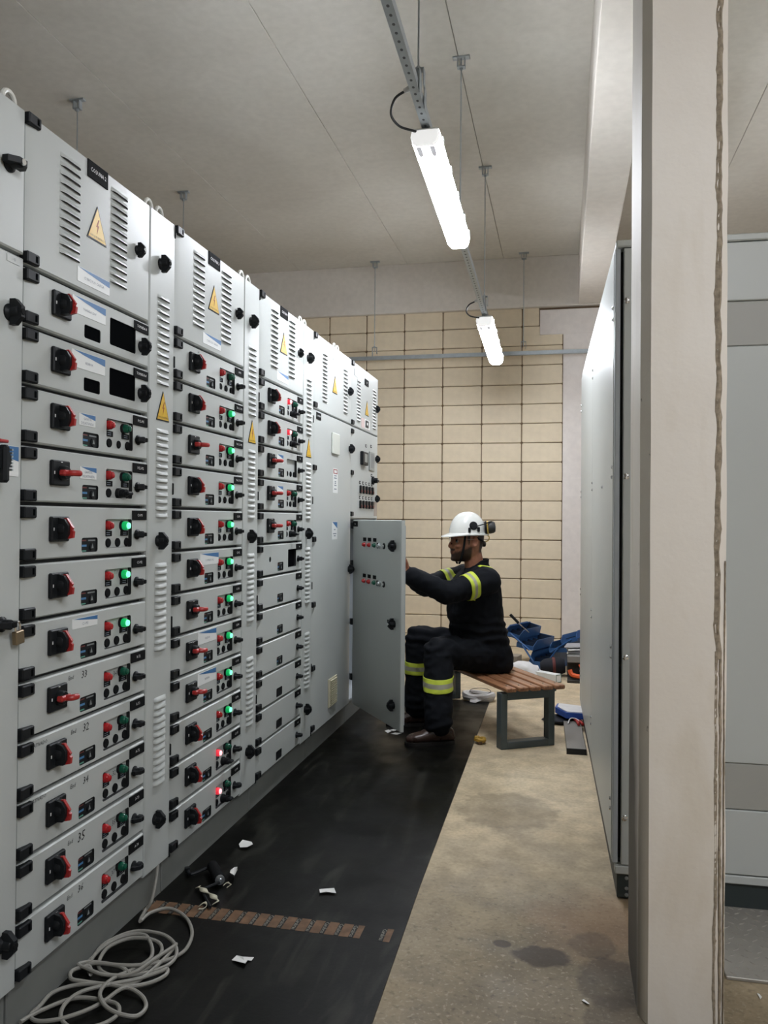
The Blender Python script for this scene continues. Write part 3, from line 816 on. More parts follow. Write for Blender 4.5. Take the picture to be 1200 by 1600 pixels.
def unit_column(label, y0, title, rows, side_seed=0):
    W = 0.813
    t = column(label, y0, W)
    bm = nb(); box2(bm, (-0.026, 0.006, ZB), (-0.0225, DW - 0.004, ZT - 0.01), 0); obj('gap_backing', bm, M['dark'], t)  # black sheet stands for rubber seal and shade in the drawer gaps
    # top door
    d = obj('top_door', door_plate(DW, ZT - ZD - 0.010), M['cab'], t, (0, 0, ZT))
    hinge(d, 0, -0.014); hinge(d, 0, -(ZT - ZD - 0.010) + 0.016)
    louvres(d, 0.137, 0.234, -0.030, -0.312, 12); louvres(d, 0.391, 0.488, -0.024, -0.318, 13)
    tagplate(d, 0.3175, -0.027, title, 0.106, 0.050, 0.0165)
    triangle(d, 0.317, -0.172)
    sticker(d, 0.222, 0.388, -0.320, -0.361, ('CUBICULO CARGA',), 0.012)
    knob(d, 0.548, -0.173, True, True, 0.8)
    for i, r in enumerate(rows):
        z = ZD - i * ZP
        kind = r.get('kind', 'full')
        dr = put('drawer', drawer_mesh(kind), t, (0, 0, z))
        if r.get('label'): dr['label'] = r['label']
        hinge(dr, 0, -0.0175); hinge(dr, 0, -DH + 0.0155)
        if kind in ('full', 'window'): switch(dr, 0.143, -0.061, r.get('up', True))
        if kind in ('full', 'meter', 'hole'): meter(dr, r.get('lit', True))
        if kind == 'full': panel(dr, r.get('red', 'red'), r.get('green', 'green'), r.get('mid', 'plug'))
        if kind == 'window':
            bm = nb(); box2(bm, (-0.0035, 0.385, -0.122), (-0.0032, 0.555, -0.022)); obj('dark_window', bm, [M['blackwin'], M['greyplas']], dr)
            bm = nb(); box2(bm, (-0.0035, 0.25, -0.13), (-0.0032, 0.352, -0.075)); obj('dark_window', bm, M['blackwin'], dr)
        if kind == 'hole':
            bm = nb(); box2(bm, (-0.015, 0.40, -0.128), (-0.012, 0.545, -0.020)); obj('dark_window', bm, M['blackwin'], dr)
        if r.get('tag') is not None: tagplate(dr, 0.578, -0.0215, r['tag'], 0.090, 0.030, 0.012)
        knob(dr, 0.578 if kind == 'window' else 0.565, -0.082, kind == 'window', False, 0.85 if kind != 'window' else 0.95)
        if r.get('stick'): sticker(dr, *r['stick'])
        for p in r.get('pen', ()): pen(dr, *p)
    # cable alley door beside the drawers
    y1 = DW + 0.006
    a = obj('alley_door', door_plate(W - 0.004 - y1, ZT - ZB, False), M['cab'], t, (0, y1, ZT))
    dz = lambda z: z - ZT
    cy = 0.095
    for zt, zb in ((2.055, 1.745), (1.606, 1.300), (1.156, 0.856), (0.708, 0.408)):
        louvres(a, cy - 0.042, cy + 0.042, dz(zt), dz(zb), 13)
    triangle(a, cy, dz(1.676), 0.090, 0.100)
    for z in (2.149, 1.223, 0.298): knob(a, cy - 0.025, dz(z), True)
    for z in (2.29, 1.84, 1.40, 0.94, 0.50, 0.15):
        bm = nb(); box2(bm, (-0.02, 0, -0.020), (0.004, 0.007, 0.020), 0, 0.002); obj('door_catch', bm, M['plas'], a, (0, W - 0.004 - y1 - 0.004, dz(z)))
    eyes(t, 0.70, 0.775)
    return t

GD = ('GAVETA', 'DESATIVADA')
c1 = [
    dict(kind='window', tag='TOMADA-8', stick=(0.20, 0.368, -0.014, -0.062, ('TOMADA 220V',), 0.010)),
    dict(kind='window', tag='TOMADA-8', stick=(0.20, 0.368, -0.014, -0.062, ('RESERVA',), 0.010)),
    dict(tag='PCL-M1', mid='hole', stick=(0.237, 0.320, -0.036, -0.070, GD, 0.0105)),
    dict(tag='PCL-M2', up=False, mid='rotary', stick=(0.245, 0.328, -0.036, -0.070, GD, 0.0105)),
    dict(tag='C1-M1', green='greenon'),
    dict(tag='C1-M2', green='greenon', pen=((' T.1', 0.425, -0.045, 0.016),)),
    dict(green='greenon', stick=(0.215, 0.342, -0.012, -0.040, ('C1-M3',), 0.011)),
    dict(tag='R-T2', up=False, pen=(('End', 0.20, -0.022, 0.017), ('33', 0.262, -0.024, 0.030), ('34', 0.43, -0.052, 0.022))),
    dict(tag='R-T3', pen=(('End', 0.215, -0.024, 0.017), ('32', 0.272, -0.026, 0.032), ('ATIVADO', 0.050, -0.018, 0.0135))),
    dict(tag='A-T2', pen=(('End', 0.215, -0.024, 0.017), ('34', 0.276, -0.026, 0.028), ('ATIVADO', 0.048, -0.010, 0.0135), ('32', 0.432, -0.052, 0.020))),
    dict(tag='A-T3', pen=(('End', 0.205, -0.026, 0.017), ('35', 0.252, -0.030, 0.038), ('35', 0.432, -0.052, 0.022))),
    dict(tag='A-T4', pen=(('End', 0.205, -0.026, 0.017), ('36', 0.256, -0.024, 0.028), ('37', 0.432, -0.052, 0.020))),
]
c2 = [
    dict(tag='A-M1', pen=(('34', 0.175, -0.016, 0.016),)),
    dict(tag='TAC-C1-M1', green='greenon'), dict(tag='TAC-C1-M2', green='greenon', up=False), dict(tag='TAC-C1-M3', green='greenon'),
    dict(tag='C2-M1', green='greenon'),
    dict(tag='C2-M2', green='greenon', stick=(0.215, 0.385, -0.012, -0.056, ('COMPRESSOR 2',), 0.011)),
    dict(tag='C2-M3', green='greenon', up=False),
    dict(tag='C2-M4', green='greenon', up=False, stick=(0.205, 0.370, -0.006, -0.052, ('RESERVA',), 0.011)),
    dict(tag='C2-M5', green='greenon', up=False, stick=(0.205, 0.370, -0.010, -0.056, ('RESERVA',), 0.011)),
    dict(tag='C2-M6', green='greenon'),
    dict(tag='C2-M7', red='redon', mid='rotary'), dict(tag='C2-M8', red='redon', mid='rotary'),
]
c3 = [
    dict(tag='M1', red='redon', mid='rotary'), dict(tag='M2', red='redon', mid='rotary'),
    dict(tag='M3', up=False, red=None, green=None, stick=(0.235, 0.325, -0.022, -0.062, (), 0.01)),
    dict(tag='M4', up=False, stick=(0.235, 0.325, -0.022, -0.062, (), 0.01)),
    dict(tag='M5', up=False, mid='rotary'),
    dict(kind='hole', tag='M6'),
    dict(kind='meter', tag='M7'), dict(kind='meter', tag='M8'), dict(kind='meter', tag='M9'),
    dict(kind='meter', tag='M10', lit=False), dict(kind='meter', tag='M11', lit=False), dict(kind='meter', tag='M12', lit=False),
]
# the partly seen column at the near end: only its alley door is in view
t0 = column('grey column at the near end carrying a brass padlock and a lockout handle', 1.012, 0.813)
up_ = obj('alley_door', door_plate(0.26, ZT - 1.955, False), M['cab'], t0, (0, 0.549, ZT))
lo_ = obj('alley_door', door_plate(0.26, 1.945 - ZB, False), M['cab'], t0, (0, 0.549, 1.945))
bm = nb(); box2(bm, (-0.022, 0.004, ZB), (0, 0.545, ZT), 0, 0.004); obj('front_panel', bm, M['cab'], t0)
knob(up_, 0.198, 2.158 - ZT, False, True, 1.15)
for z in (1.797, 0.266): knob(lo_, 0.205, z - 1.945, True, False, 1.1)
knob(lo_, 0.190, 1.040 - 1.945, False, False, 1.0)
bm = nb(); box2(bm, (0, 0.195, -0.012), (0.0012, 0.243, 0.006), 0); text_into(bm, '- O', 0.012, lambda u, v: (0.0018, 0.219 + u, -0.003 + v), 1); obj('sticker', bm, [M['cab'], M['ink']], lo_, (0, 0, -0.012))
sticker(lo_, 0.075, 0.247, -0.472, -0.546, ('DESLIGA / LIGA',), 0.0135, 0.5)
# lockout rotary handle in front of that sticker
bm = nb()
lathe(bm, (0.0, 0.155, -0.510), (1, 0, 0), [(0, 0.034), (0.010, 0.034), (0.014, 0.028), (0.030, 0.026), (0.030, 0)], 20, 0)
box2(bm, (0.016, 0.146, -0.565), (0.040, 0.166, -0.475), 0, 0.006)
for k in range(7): box2(bm, (0.006 + 0.004 * (k % 2), 0.188, -0.535 + 0.008 * k), (0.026, 0.193, -0.530 + 0.008 * k), 1)
obj('lockout_handle', bm, [M['plas'], M['steel']], lo_)
bm = nb(); box2(bm, (0.006, 0.14, -0.470), (0.03, 0.172, -0.462), 0, 0.002); obj('red_marker', bm, M['redh'], lo_)
eyes(t0, 0.735, 0.803)

unit_column('nearest drawer column, lower drawers marked by hand from 32 to 36', 1.830, 'COLUNA 2', c1)
unit_column('drawer column with seven green lamps above two glowing red ones', 2.648, 'COLUNA 3', c2)
unit_column('drawer column with two red lamps glowing at its top and plain lower drawers', 3.466, 'COLUNA 4', c3)

# column with one tall plain door
Y4, W4 = 4.286, 0.812
t4 = column('grey column with one tall plain door and a cream vent grille', Y4, W4)
bm = nb(); box2(bm, (-0.026, 0.006, ZB), (-0.0225, W4 - 0.008, ZT - 0.01), 0); obj('gap_backing', bm, M['dark'], t4)  # same black sheet, darkens the gaps around the doors
d = obj('top_door', door_plate(W4 - 0.004, ZT - 1.905, True), M['cab'], t4, (0, 0, ZT))
hinge(d, 0, -0.016); hinge(d, 0, -(ZT - 1.905) + 0.018)
louvres(d, 0.155, 0.250, -0.072, -0.355, 13); louvres(d, 0.612, 0.707, -0.078, -0.362, 12)
triangle(d, 0.415, -0.225); knob(d, 0.735, -0.215, True, False, 0.9)
bm = nb(); box2(bm, (0, 0.37, -0.085), (0.003, 0.47, -0.035), 0, 0.001); obj('blank_plate', bm, M['white'], d)
d = obj('door', door_plate(W4 - 0.004, 1.897 - ZB, True), M['cab'], t4, (0, 0, 1.897))
for z in (1.58, 1.19, 0.835, 0.49, 0.165): hinge(d, -0.004, z - 1.897)
tagplate(d, 0.085, -0.030, 'COLUNA 5', 0.085, 0.038, 0.013)
bm = nb(); box2(bm, (0, 0.350, 1.682 - 1.897), (0.010, 0.505, 1.808 - 1.897), 0, 0.004); obj('cover_plate', bm, M['cover'], d)
bm = nb(); box2(bm, (0, 0.388, 1.455 - 1.897), (0.001, 0.495, 1.600 - 1.897), 0); box2(bm, (0.001, 0.398, 1.568 - 1.897), (0.0014, 0.485, 1.596 - 1.897), 1); box2(bm, (0.0014, 0.412, 1.574 - 1.897), (0.0018, 0.471, 1.590 - 1.897), 0)
for i, (a, w_) in enumerate(((1.557, .05), (1.543, .06), (1.522, .03), (1.512, .03), (1.500, .045), (1.478, .05))): box2(bm, (0.001, 0.441 - w_ / 2, a - 1.897 - 0.003), (0.0014, 0.441 + w_ / 2, a - 1.897 + 0.003), 2)
obj('notice_sticker', bm, [M['white'], mat('notice_red', srgb(150, 60, 60), 0.5), M['ink']], d)
bm = nb(); box2(bm, (0, 0.378, 1.180 - 1.897), (0.001, 0.492, 1.285 - 1.897), 0)
f = bm.faces.new([bm.verts.new(v) for v in ((0.0014, 0.380, 1.283 - 1.897), (0.0014, 0.490, 1.283 - 1.897), (0.0014, 0.490, 1.245 - 1.897))]); f.material_index = 1
for a, w_ in ((1.238, .03), (1.214, .07), (1.201, .04)): box2(bm, (0.001, 0.435 - w_ / 2, a - 1.897 - 0.003), (0.0014, 0.435 + w_ / 2, a - 1.897 + 0.003), 2)
obj('sticker', bm, [M['white'], M['blue'], M['ink']], d)
bm = nb(); box2(bm, (0, 0.318, 0.205 - 1.897), (0.008, 0.495, 0.372 - 1.897), 0, 0.003); obj('vent_grille', bm, M['cream'], d)
vg = S.setdefault('slat_me', None)
def slat_bm():
    bm = nb(); prism(bm, [(0.008, 0.345, 0), (0.016, 0.345, -0.002), (0.016, 0.345, -0.005), (0.008, 0.345, -0.008)], (0, 0.125, 0)); return bm
for i in range(13): put('grille_slat', shared('grille_slat', slat_bm, M['cream']), d, (0, 0, 0.362 - 1.897 - i * 0.0118))
for z in (1.745, 0.985): knob(d, 0.765, z - 1.897, True, False, 1.0)
eyes(t4, 0.55, 0.62)

# end column with its lower door swung open
Y5, W5 = 5.102, 0.775
t5 = thing('switchgear_cabinet', 'end column whose grey lower door stands open in front of the seated man', 'cabinet', (XF, Y5, 0))
bm = nb()
box2(bm, (-0.62, 0.001, 0.118), (-0.026, 0.012, ZT - 0.004)); box2(bm, (-0.62, W5 - 0.014, 0.118), (-0.004, W5 - 0.001, ZT - 0.004), 0, 0.003)
box2(bm, (-0.62, 0.012, ZT - 0.016), (-0.026, W5 - 0.014, ZT - 0.004)); box2(bm, (-0.62, 0.012, 0.118), (-0.026, W5 - 0.014, 0.13)); box2(bm, (-0.62, 0.012, 0.13), (-0.60, W5 - 0.014, ZT - 0.016))
box2(bm, (-0.60, 0.012, 1.30), (-0.026, W5 - 0.014, 1.31)); box2(bm, (-0.60, 0.012, 1.895), (-0.026, W5 - 0.014, 1.905))
obj('cabinet_body', bm, M['frame'], t5)
bm = nb(); box2(bm, (-0.60, 0.002, 0.0), (-0.032, W5 - 0.002, 0.117), 0, 0.003); obj('plinth', bm, M['plinth'], t5)
d = obj('top_door', door_plate(W5 - 0.016, ZT - 1.905, True), M['cab'], t5, (0, 0, ZT))
hinge(d, 0, -0.016); hinge(d, 0, -(ZT - 1.905) + 0.018)
louvres(d, 0.135, 0.225, -0.092, -0.372, 13); louvres(d, 0.600, 0.690, -0.085, -0.375, 13)
triangle(d, 0.415, -0.255)
bm = nb(); box2(bm, (0, 0.055, -0.088), (0.003, 0.145, -0.042), 0, 0.001); obj('rating_plate', bm, M['steel'], d)
tagplate(d, 0.400, -0.082, 'QD', 0.11, 0.044, 0.014)
bm = nb(); box2(bm, (0, 0.26, -0.400), (0.001, 0.50, -0.335), 2); box2(bm, (0.001, 0.35, -0.398), (0.0016, 0.50, -0.333), 0); box2(bm, (0.0016, 0.375, -0.388), (0.005, 0.455, -0.342), 1); box2(bm, (0.005, 0.40, -0.372), (0.0056, 0.43, -0.355), 0)
obj('notice_sticker', bm, [M['white'], M['plas'], mat('notice_pink', srgb(206, 184, 180), 0.5)], d)
knob(d, 0.690, -0.225, True, False, 0.9)
d = obj('middle_door', door_plate(W5 - 0.016, 1.897 - 1.305, True), M['cab'], t5, (0, 0, 1.897))
for z in (1.865, 1.60, 1.335): hinge(d, -0.004, z - 1.897)
for (ya, yb, za, zb_, mm, lab) in ((0.235, 0.385, 1.665, 1.755, 'plas', 'black panel meter'), (0.485, 0.640, 1.640, 1.775, 'clear', 'grey panel meter')):
    bm = nb(); box2(bm, (0, ya, za - 1.897), (0.022 if mm == 'plas' else 0.008, yb, zb_ - 1.897), 0, 0.004); x_ = 0.0225 if mm == 'plas' else 0.0085
    box2(bm, (x_ - 0.002, ya + 0.045, za + 0.02 - 1.897), (x_, yb - 0.03, zb_ - 0.014 - 1.897), 1)
    tag(obj('panel_meter', bm, [M[mm], M['clear'] if mm == 'plas' else M['greyplas']], d), lab)
def small_lab():
    bm = nb(); box2(bm, (0, -0.019, -0.010), (0.0015, 0.019, 0.010), 0); box2(bm, (0.0015, -0.008, -0.005), (0.002, 0.008, 0.005), 1); return bm
def breaker():
    bm = nb(); box2(bm, (0, -0.021, -0.027), (0.012, 0.021, 0.027), 0, 0.004); box2(bm, (0.011, -0.012, -0.020), (0.015, 0.016, -0.002), 1, 0.002); return bm
for (y, z) in ((0.40, 1.803), (0.55, 1.813), (0.575, 1.610)): put('small_label', shared('small_label', small_lab, [M['plas2'], M['plate_txt']]), d, (0, y, z - 1.897))
for r_, zz in enumerate((1.500, 1.400)):
    for k in range(5):
        y = 0.240 + k * 0.088 * (1 if r_ == 0 else 0.99)
        put('breaker_switch', shared('breaker_switch', breaker, [M['plas'], M['redbrk']]), d, (0, y, zz - 0.024 * 0 - 1.897))
        put('small_label', shared('small_label', small_lab, [M['plas2'], M['plate_txt']]), d, (0, y - 0.006, zz + 0.045 - 1.897))
bm = nb(); lathe(bm, (0, 0.600, 1.575 - 1.897), (1, 0, 0), [(0, 0.03), (0.012, 0.03), (0.016, 0.02), (0.04, 0.018), (0.04, 0)], 14); box2(bm, (0.02, 0.57, 1.568 - 1.897), (0.046, 0.63, 1.582 - 1.897), 0, 0.004); obj('selector_knob', bm, M['plas'], d)
for z in (1.735, 1.448): knob(d, 0.705, z - 1.897, True, False, 0.9)
bm = nb(); box2(bm, (0.0, 0.655, 1.325 - 1.897), (0.0015, 0.748, 1.425 - 1.897), 0); obj('paper_tag', bm, mat('brown_tag', srgb(168, 156, 144), 0.7), d)
# open door
HD = 1.297 - ZB
od = obj('open_door', front_plate(0.775, HD, (), True, 0.022), M['cab'], t5, (0.012, -0.006, 1.297), (0, 0, math.radians(-145.2)))
bm = nb(); box2(bm, (-0.040, 0.03, -HD + 0.03), (-0.0225, 0.05, -0.03)); box2(bm, (-0.040, 0.725, -HD + 0.03), (-0.0225, 0.745, -0.03)); box2(bm, (-0.040, 0.05, -0.05), (-0.0225, 0.725, -0.03)); box2(bm, (-0.040, 0.05, -HD + 0.03), (-0.0225, 0.725, -HD + 0.05))
obj('door_rim', bm, M['frame'], od)
tagplate(od, 0.062, -0.026, 'QD', 0.075, 0.034, 0.012)
for zz in (1.146, 0.925):
    for y, c in ((0.222, 'red'), (0.302, 'red'), (0.387, 'green')):
        pilot(od, y, zz - 1.297, c, 0.002)
        bm = nb(); box2(bm, (0, -0.024, -0.011), (0.0025, 0.024, 0.011), 0); obj('lamp_label', bm, M['plas2'], od, (0, y, zz + 0.032 - 1.297))
    bm = nb(); box2(bm, (0, 0.425, zz - 0.016 - 1.297), (0.004, 0.455, zz + 0.016 - 1.297), 0); lathe(bm, (0, 0.463, zz - 1.297), (1, 0, 0), [(0, 0.018), (0.005, 0.018), (0.007, 0.013), (0.014, 0.010), (0.014, 0)], 14, 1); obj('selector_knob', bm, [M['plas2'], M['steel']], od)
    bm = nb(); lathe(bm, (0, 0.530, zz - 1.297), (1, 0, 0), [(0, 0.018), (0.004, 0.018), (0.006, 0.012), (0.006, 0)], 14, 0); lathe(bm, (0.006, 0.530, zz - 1.297), (1, 0, 0), [(0, 0.009), (0.006, 0.008), (0.006, 0)], 12, 1); obj('key_switch', bm, [M['plas'], M['chrome']], od)
for z in (1.152, 0.716, 0.262): knob(od, 0.685, z - 1.297, True, z == 0.716, 1.1)
bm = nb(); box2(bm, (0, 0.59, 0.70 - 1.297), (0.003, 0.635, 0.73 - 1.297), 0); obj('lock_label', bm, M['plas2'], od)
for z in (1.26, 1.02, 0.65, 0.30):
    bm = nb(); box2(bm, (-0.012, -0.014, -0.02), (0.008, 0.012, 0.02), 0, 0.003); obj('hinge', bm, M['plas'], od, (0, 0.0, z - 1.297))
# padlock hanging from the near-end column
t = thing('padlock', 'brass padlock hanging from a black latch at the near end', 'padlock', (XF + 0.016, 1.790, 1.030)); t.scale = (0.72, 0.72, 0.72)
bm = nb(); box2(bm, (-0.010, -0.020, -0.060), (0.010, 0.024, -0.014), 0, 0.003); obj('lock_body', bm, M['brass'], t, rot=(0.10, 0, 0))
bm = nb(); tube(bm, spline([(0, -0.010, -0.016), (0, -0.010, 0.008), (0, 0.002, 0.018), (0, 0.014, 0.008), (0, 0.014, -0.016)], 6), 0.0035, 8); obj('shackle', bm, M['chrome'], t, rot=(0.10, 0, 0))

# ------------------------------------------------------------------ tall cabinet on the far side of the pillar
tc_ = thing('tall_cabinet', 'tall pale grey enclosure with screwed side panel half hidden by the bare pillar', 'cabinet', (0.172, 2.955, 0), math.radians(1.2))
D = 2.62; ZTC = 2.27
bm = nb(); box2(bm, (0.004, 0.03, 0.135), (1.3, D, ZTC - 0.03)); obj('cabinet_body', bm, M['dark'], tc_)
bm = nb(); box2(bm, (0.0, 0.035, 0.13), (0.004, D * 0.5 - 0.002, ZTC - 0.035)); obj('side_panel', bm, M['cab2'], tc_)
bm = nb(); box2(bm, (0.0, D * 0.5 + 0.002, 0.13), (0.004, D, ZTC - 0.035)); obj('side_panel', bm, M['cab2'], tc_)
bm = nb(); box2(bm, (0.002, 0.0, 0.125), (0.020, 0.034, ZTC - 0.028), 0, 0.003); obj('corner_post', bm, M['frame'], tc_)
bm = nb(); box2(bm, (0.004, -0.012, ZTC - 0.024), (1.3, D, ZTC), 0, 0.004); obj('top_rail', bm, M['cab2'], tc_)
bm = nb(); box2(bm, (0.010, -0.010, 0.092), (1.3, 0.03, 0.120), 0, 0.003); obj('bottom_rail', bm, M['cab2'], tc_)
for (z0, z1, mm, pr) in ((2.045, 2.242, 'cab2', 0.0), (1.893, 2.043, 'band', -0.004), (0.495, 1.891, 'cab2', 0.0), (0.340, 0.493, 'band', -0.004), (0.124, 0.338, 'cab2', 0.0)):
    bm = nb(); box2(bm, (0.20 if mm == 'band' else 0.030, -0.010 - pr, z0), (1.3, 0.03, z1), 0, 0.003); obj('front_panel', bm, M[mm], tc_)
bm = nb(); box2(bm, (0.030, -0.0102, 0.124), (0.2, 0.03, 2.242), 0, 0.003); obj('edge_panel', bm, M['cab2'], tc_)
bm = nb(); box2(bm, (0.018, 0.004, 0.006), (1.3, D, 0.092), 0, 0.003); obj('plinth', bm, mat('dark_green_plinth', srgb(46, 54, 54), 0.5), tc_)
bm = nb(); box2(bm, (0.025, 0.03, 0.0), (0.08, 0.09, 0.012)); obj('levelling_foot', bm, M['dark'], tc_)
def screw_bm():
    bm = nb(); lathe(bm, (0, 0, 0), (0, -1, 0), [(0, 0.0105), (0.003, 0.0105), (0.006, 0.006), (0.006, 0)], 12); return bm
for z in (2.06, 1.455, 0.834, 0.286): put('screw', shared('screw', screw_bm, M['chrome']), tc_, (0.041, -0.0102, z))
def screw2_bm():
    bm = nb(); lathe(bm, (0, 0, 0), (-1, 0, 0), [(0, 0.007), (0.003, 0.007), (0.006, 0.004), (0.006, 0)], 10); return bm
for y in (0.05, 2.55, 1.27):
    for z in (2.05, 2.01, 1.49, 1.455, 0.86, 0.825, 0.33, 0.295): put('side_screw', shared('side_screw', screw2_bm, M['chrome']), tc_, (0, y, z))
put('side_screw', S['side_screw'], tc_, (0, 0.55, 1.44))
for z in (0.075, 0.040, 0.018): put('plinth_screw', shared('plinth_screw', screw_bm, M['greyplas']), tc_, (0.05, 0.004, z)).scale = (0.6,) * 3

# ------------------------------------------------------------------ rubber mat with its printed strip
mt = thing('rubber_mat', 'long black rubber mat with a printed brown strip along the switchgear', 'mat', (-0.90, 3.3, 0))
def Lm(x, y, z): return (x + 0.90, y - 3.3, z)
bm = nb()
prism(bm, [Lm(-1.350, 0.4, 0), Lm(-0.462, 0.4, 0), Lm(-0.470, 2.0, 0), Lm(-0.486, 2.9, 0), Lm(-0.502, 5.93, 0), Lm(-1.350, 5.95, 0)], (0, 0, 0.006))
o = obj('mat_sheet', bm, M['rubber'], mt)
mp_brown = mat('printed_brown', srgb(102, 78, 58), 0.55, 0, 0.2, 0.28, 30)
mp_dark = mat('printed_dark', srgb(30, 29, 26), 0.55, 0, 0.2)
mp_line = mat('printed_outline', srgb(132, 130, 120), 0.55)
for i in range(18):
    x = -1.334 + i * 0.0472
    yc = 2.540 - 0.0135 * (i / 17)
    if i == 16: continue
    w = 0.031 if i < 15 else 0.020
    bm = nb(); prism(bm, [Lm(x, yc - 0.040, 0.006), Lm(x + w, yc - 0.040, 0.006), Lm(x + w, yc + 0.040, 0.006), Lm(x, yc + 0.040, 0.006)], (0, 0, 0.0005)); obj('printed_patch', bm, mp_brown, mt)
    bm = nb(); prism(bm, [Lm(x - 0.0155, yc - 0.040, 0.006), Lm(x - 0.0005, yc - 0.040, 0.006), Lm(x - 0.0005, yc + 0.040, 0.006), Lm(x - 0.0155, yc + 0.040, 0.006)], (0, 0, 0.0004))
    text_into(bm, 'Carabras', 0.0195, lambda u, v: Lm(x - 0.008 + v, yc - u, 0.0067), 1)
    obj('printed_word', bm, [mp_dark, mp_line], mt)

# checker plate beyond the pillar
bm = nb(); box2(bm, (0.462, 2.512, 0), (2.2, 2.985, 0.010), 0, 0.002)
cp = obj('checker_plate', bm, M['chk']); tag(cp, 'grey checker-plate trench cover on the floor at the foot of the tall cabinet', kind='structure')
bm = nb()
for r_ in range(13):
    for c_ in range(22):
        x, y = 0.485 + c_ * 0.034 + (r_ % 2) * 0.017, 2.53 + r_ * 0.0355
        a = 0.7 if (r_ + c_) % 2 else -0.7
        dx, dy = math.cos(a) * 0.0135, math.sin(a) * 0.0135; nx, ny = -math.sin(a) * 0.0038, math.cos(a) * 0.0038
        vs = [bm.verts.new(v) for v in ((x - dx, y - dy, 0.0101), (x + nx, y + ny, 0.0101), (x + dx, y + dy, 0.0101), (x - nx, y - ny, 0.0101))]
        t_ = [bm.verts.new(v) for v in ((x - dx * .7, y - dy * .7, 0.0125), (x + nx * .5, y + ny * .5, 0.0125), (x + dx * .7, y + dy * .7, 0.0125), (x - nx * .5, y - ny * .5, 0.0125))]
        for k in range(4): bm.faces.new((vs[k], vs[(k + 1) % 4], t_[(k + 1) % 4], t_[k]))
        bm.faces.new(t_)
tag(obj('tread_bars', bm, M['chk'], cp, angle=20), kind='stuff')

# ------------------------------------------------------------------ grey cable thrown down in loops
CAB = [(-1.408, 2.659), (-1.324, 2.483), (-1.301, 2.407), (-1.296, 2.463), (-1.253, 2.509), (-1.179, 2.475), (-1.117, 2.394), (-1.092, 2.306), (-1.1, 2.249), (-1.126, 2.205), (-1.172, 2.171), (-1.229, 2.158), (-1.298, 2.147), (-1.352, 2.13), (-1.372, 2.148), (-1.377, 2.195), (-1.345, 2.262), (-1.281, 2.329), (-1.197, 2.331), (-1.138, 2.303), (-1.102, 2.259), (-1.098, 2.212), (-1.128, 2.168), (-1.178, 2.125), (-1.248, 2.1), (-1.306, 2.109), (-1.337, 2.119), (-1.31, 2.149), (-1.229, 2.158), (-1.176, 2.139), (-1.148, 2.186), (-1.148, 2.253), (-1.174, 2.287), (-1.223, 2.295), (-1.277, 2.281), (-1.312, 2.234), (-1.301, 2.169), (-1.267, 2.131), (-1.204, 2.114), (-1.164, 2.137), (-1.144, 2.187), (-1.121, 2.259), (-1.12, 2.289), (-1.123, 2.22), (-1.141, 2.124), (-1.166, 2.084), (-1.227, 2.066), (-1.282, 2.053), (-1.314, 2.05), (-1.334, 2.089), (-1.309, 2.13), (-1.287, 2.104), (-1.314, 2.138), (-1.333, 2.191), (-1.327, 2.241), (-1.296, 2.294), (-1.238, 2.313), (-1.191, 2.272), (-1.166, 2.229), (-1.172, 2.199), (-1.196, 2.147), (-1.211, 2.108), (-1.212, 2.048), (-1.193, 1.996), (-1.151, 1.955), (-1.105, 1.943), (-1.064, 1.956), (-1.063, 2.002), (-1.094, 2.042), (-1.142, 2.06), (-1.158, 2.036), (-1.178, 1.983), (-1.207, 1.934), (-1.252, 1.898), (-1.301, 1.885), (-1.339, 1.904), (-1.352, 1.943), (-1.335, 1.999), (-1.294, 2.039), (-1.225, 2.062), (-1.156, 2.068), (-1.106, 2.107), (-1.085, 2.155), (-1.095, 2.185), (-1.108, 2.159), (-1.147, 2.106), (-1.205, 2.062), (-1.259, 2.017), (-1.274, 1.969), (-1.262, 1.925), (-1.228, 1.892), (-1.181, 1.878), (-1.13, 1.904), (-1.111, 1.945), (-1.13, 1.979), (-1.164, 1.994), (-1.239, 2.001), (-1.281, 1.987), (-1.317, 1.936), (-1.332, 1.894), (-1.353, 1.862)]
random.seed(11)
pts = [(-1.325, 2.565, 0.135), (-1.318, 2.545, 0.10), (-1.312, 2.50, 0.04)]
for i, (x, y) in enumerate(CAB[1:]):
    pts.append((max(x, -1.335), y, 0.0125 + 0.012 * (0.5 + 0.5 * math.sin(i * 0.83)) * (1.6 if 10 < i < 70 else 0.8)))
bm = nb(); tube(bm, spline(pts, 5), 0.0055, 8)
tag(obj('grey_cable', bm, mat('cable_grey', srgb(136, 134, 126), 0.5)), 'grey cable thrown down in loose loops on the black mat', 'cable')
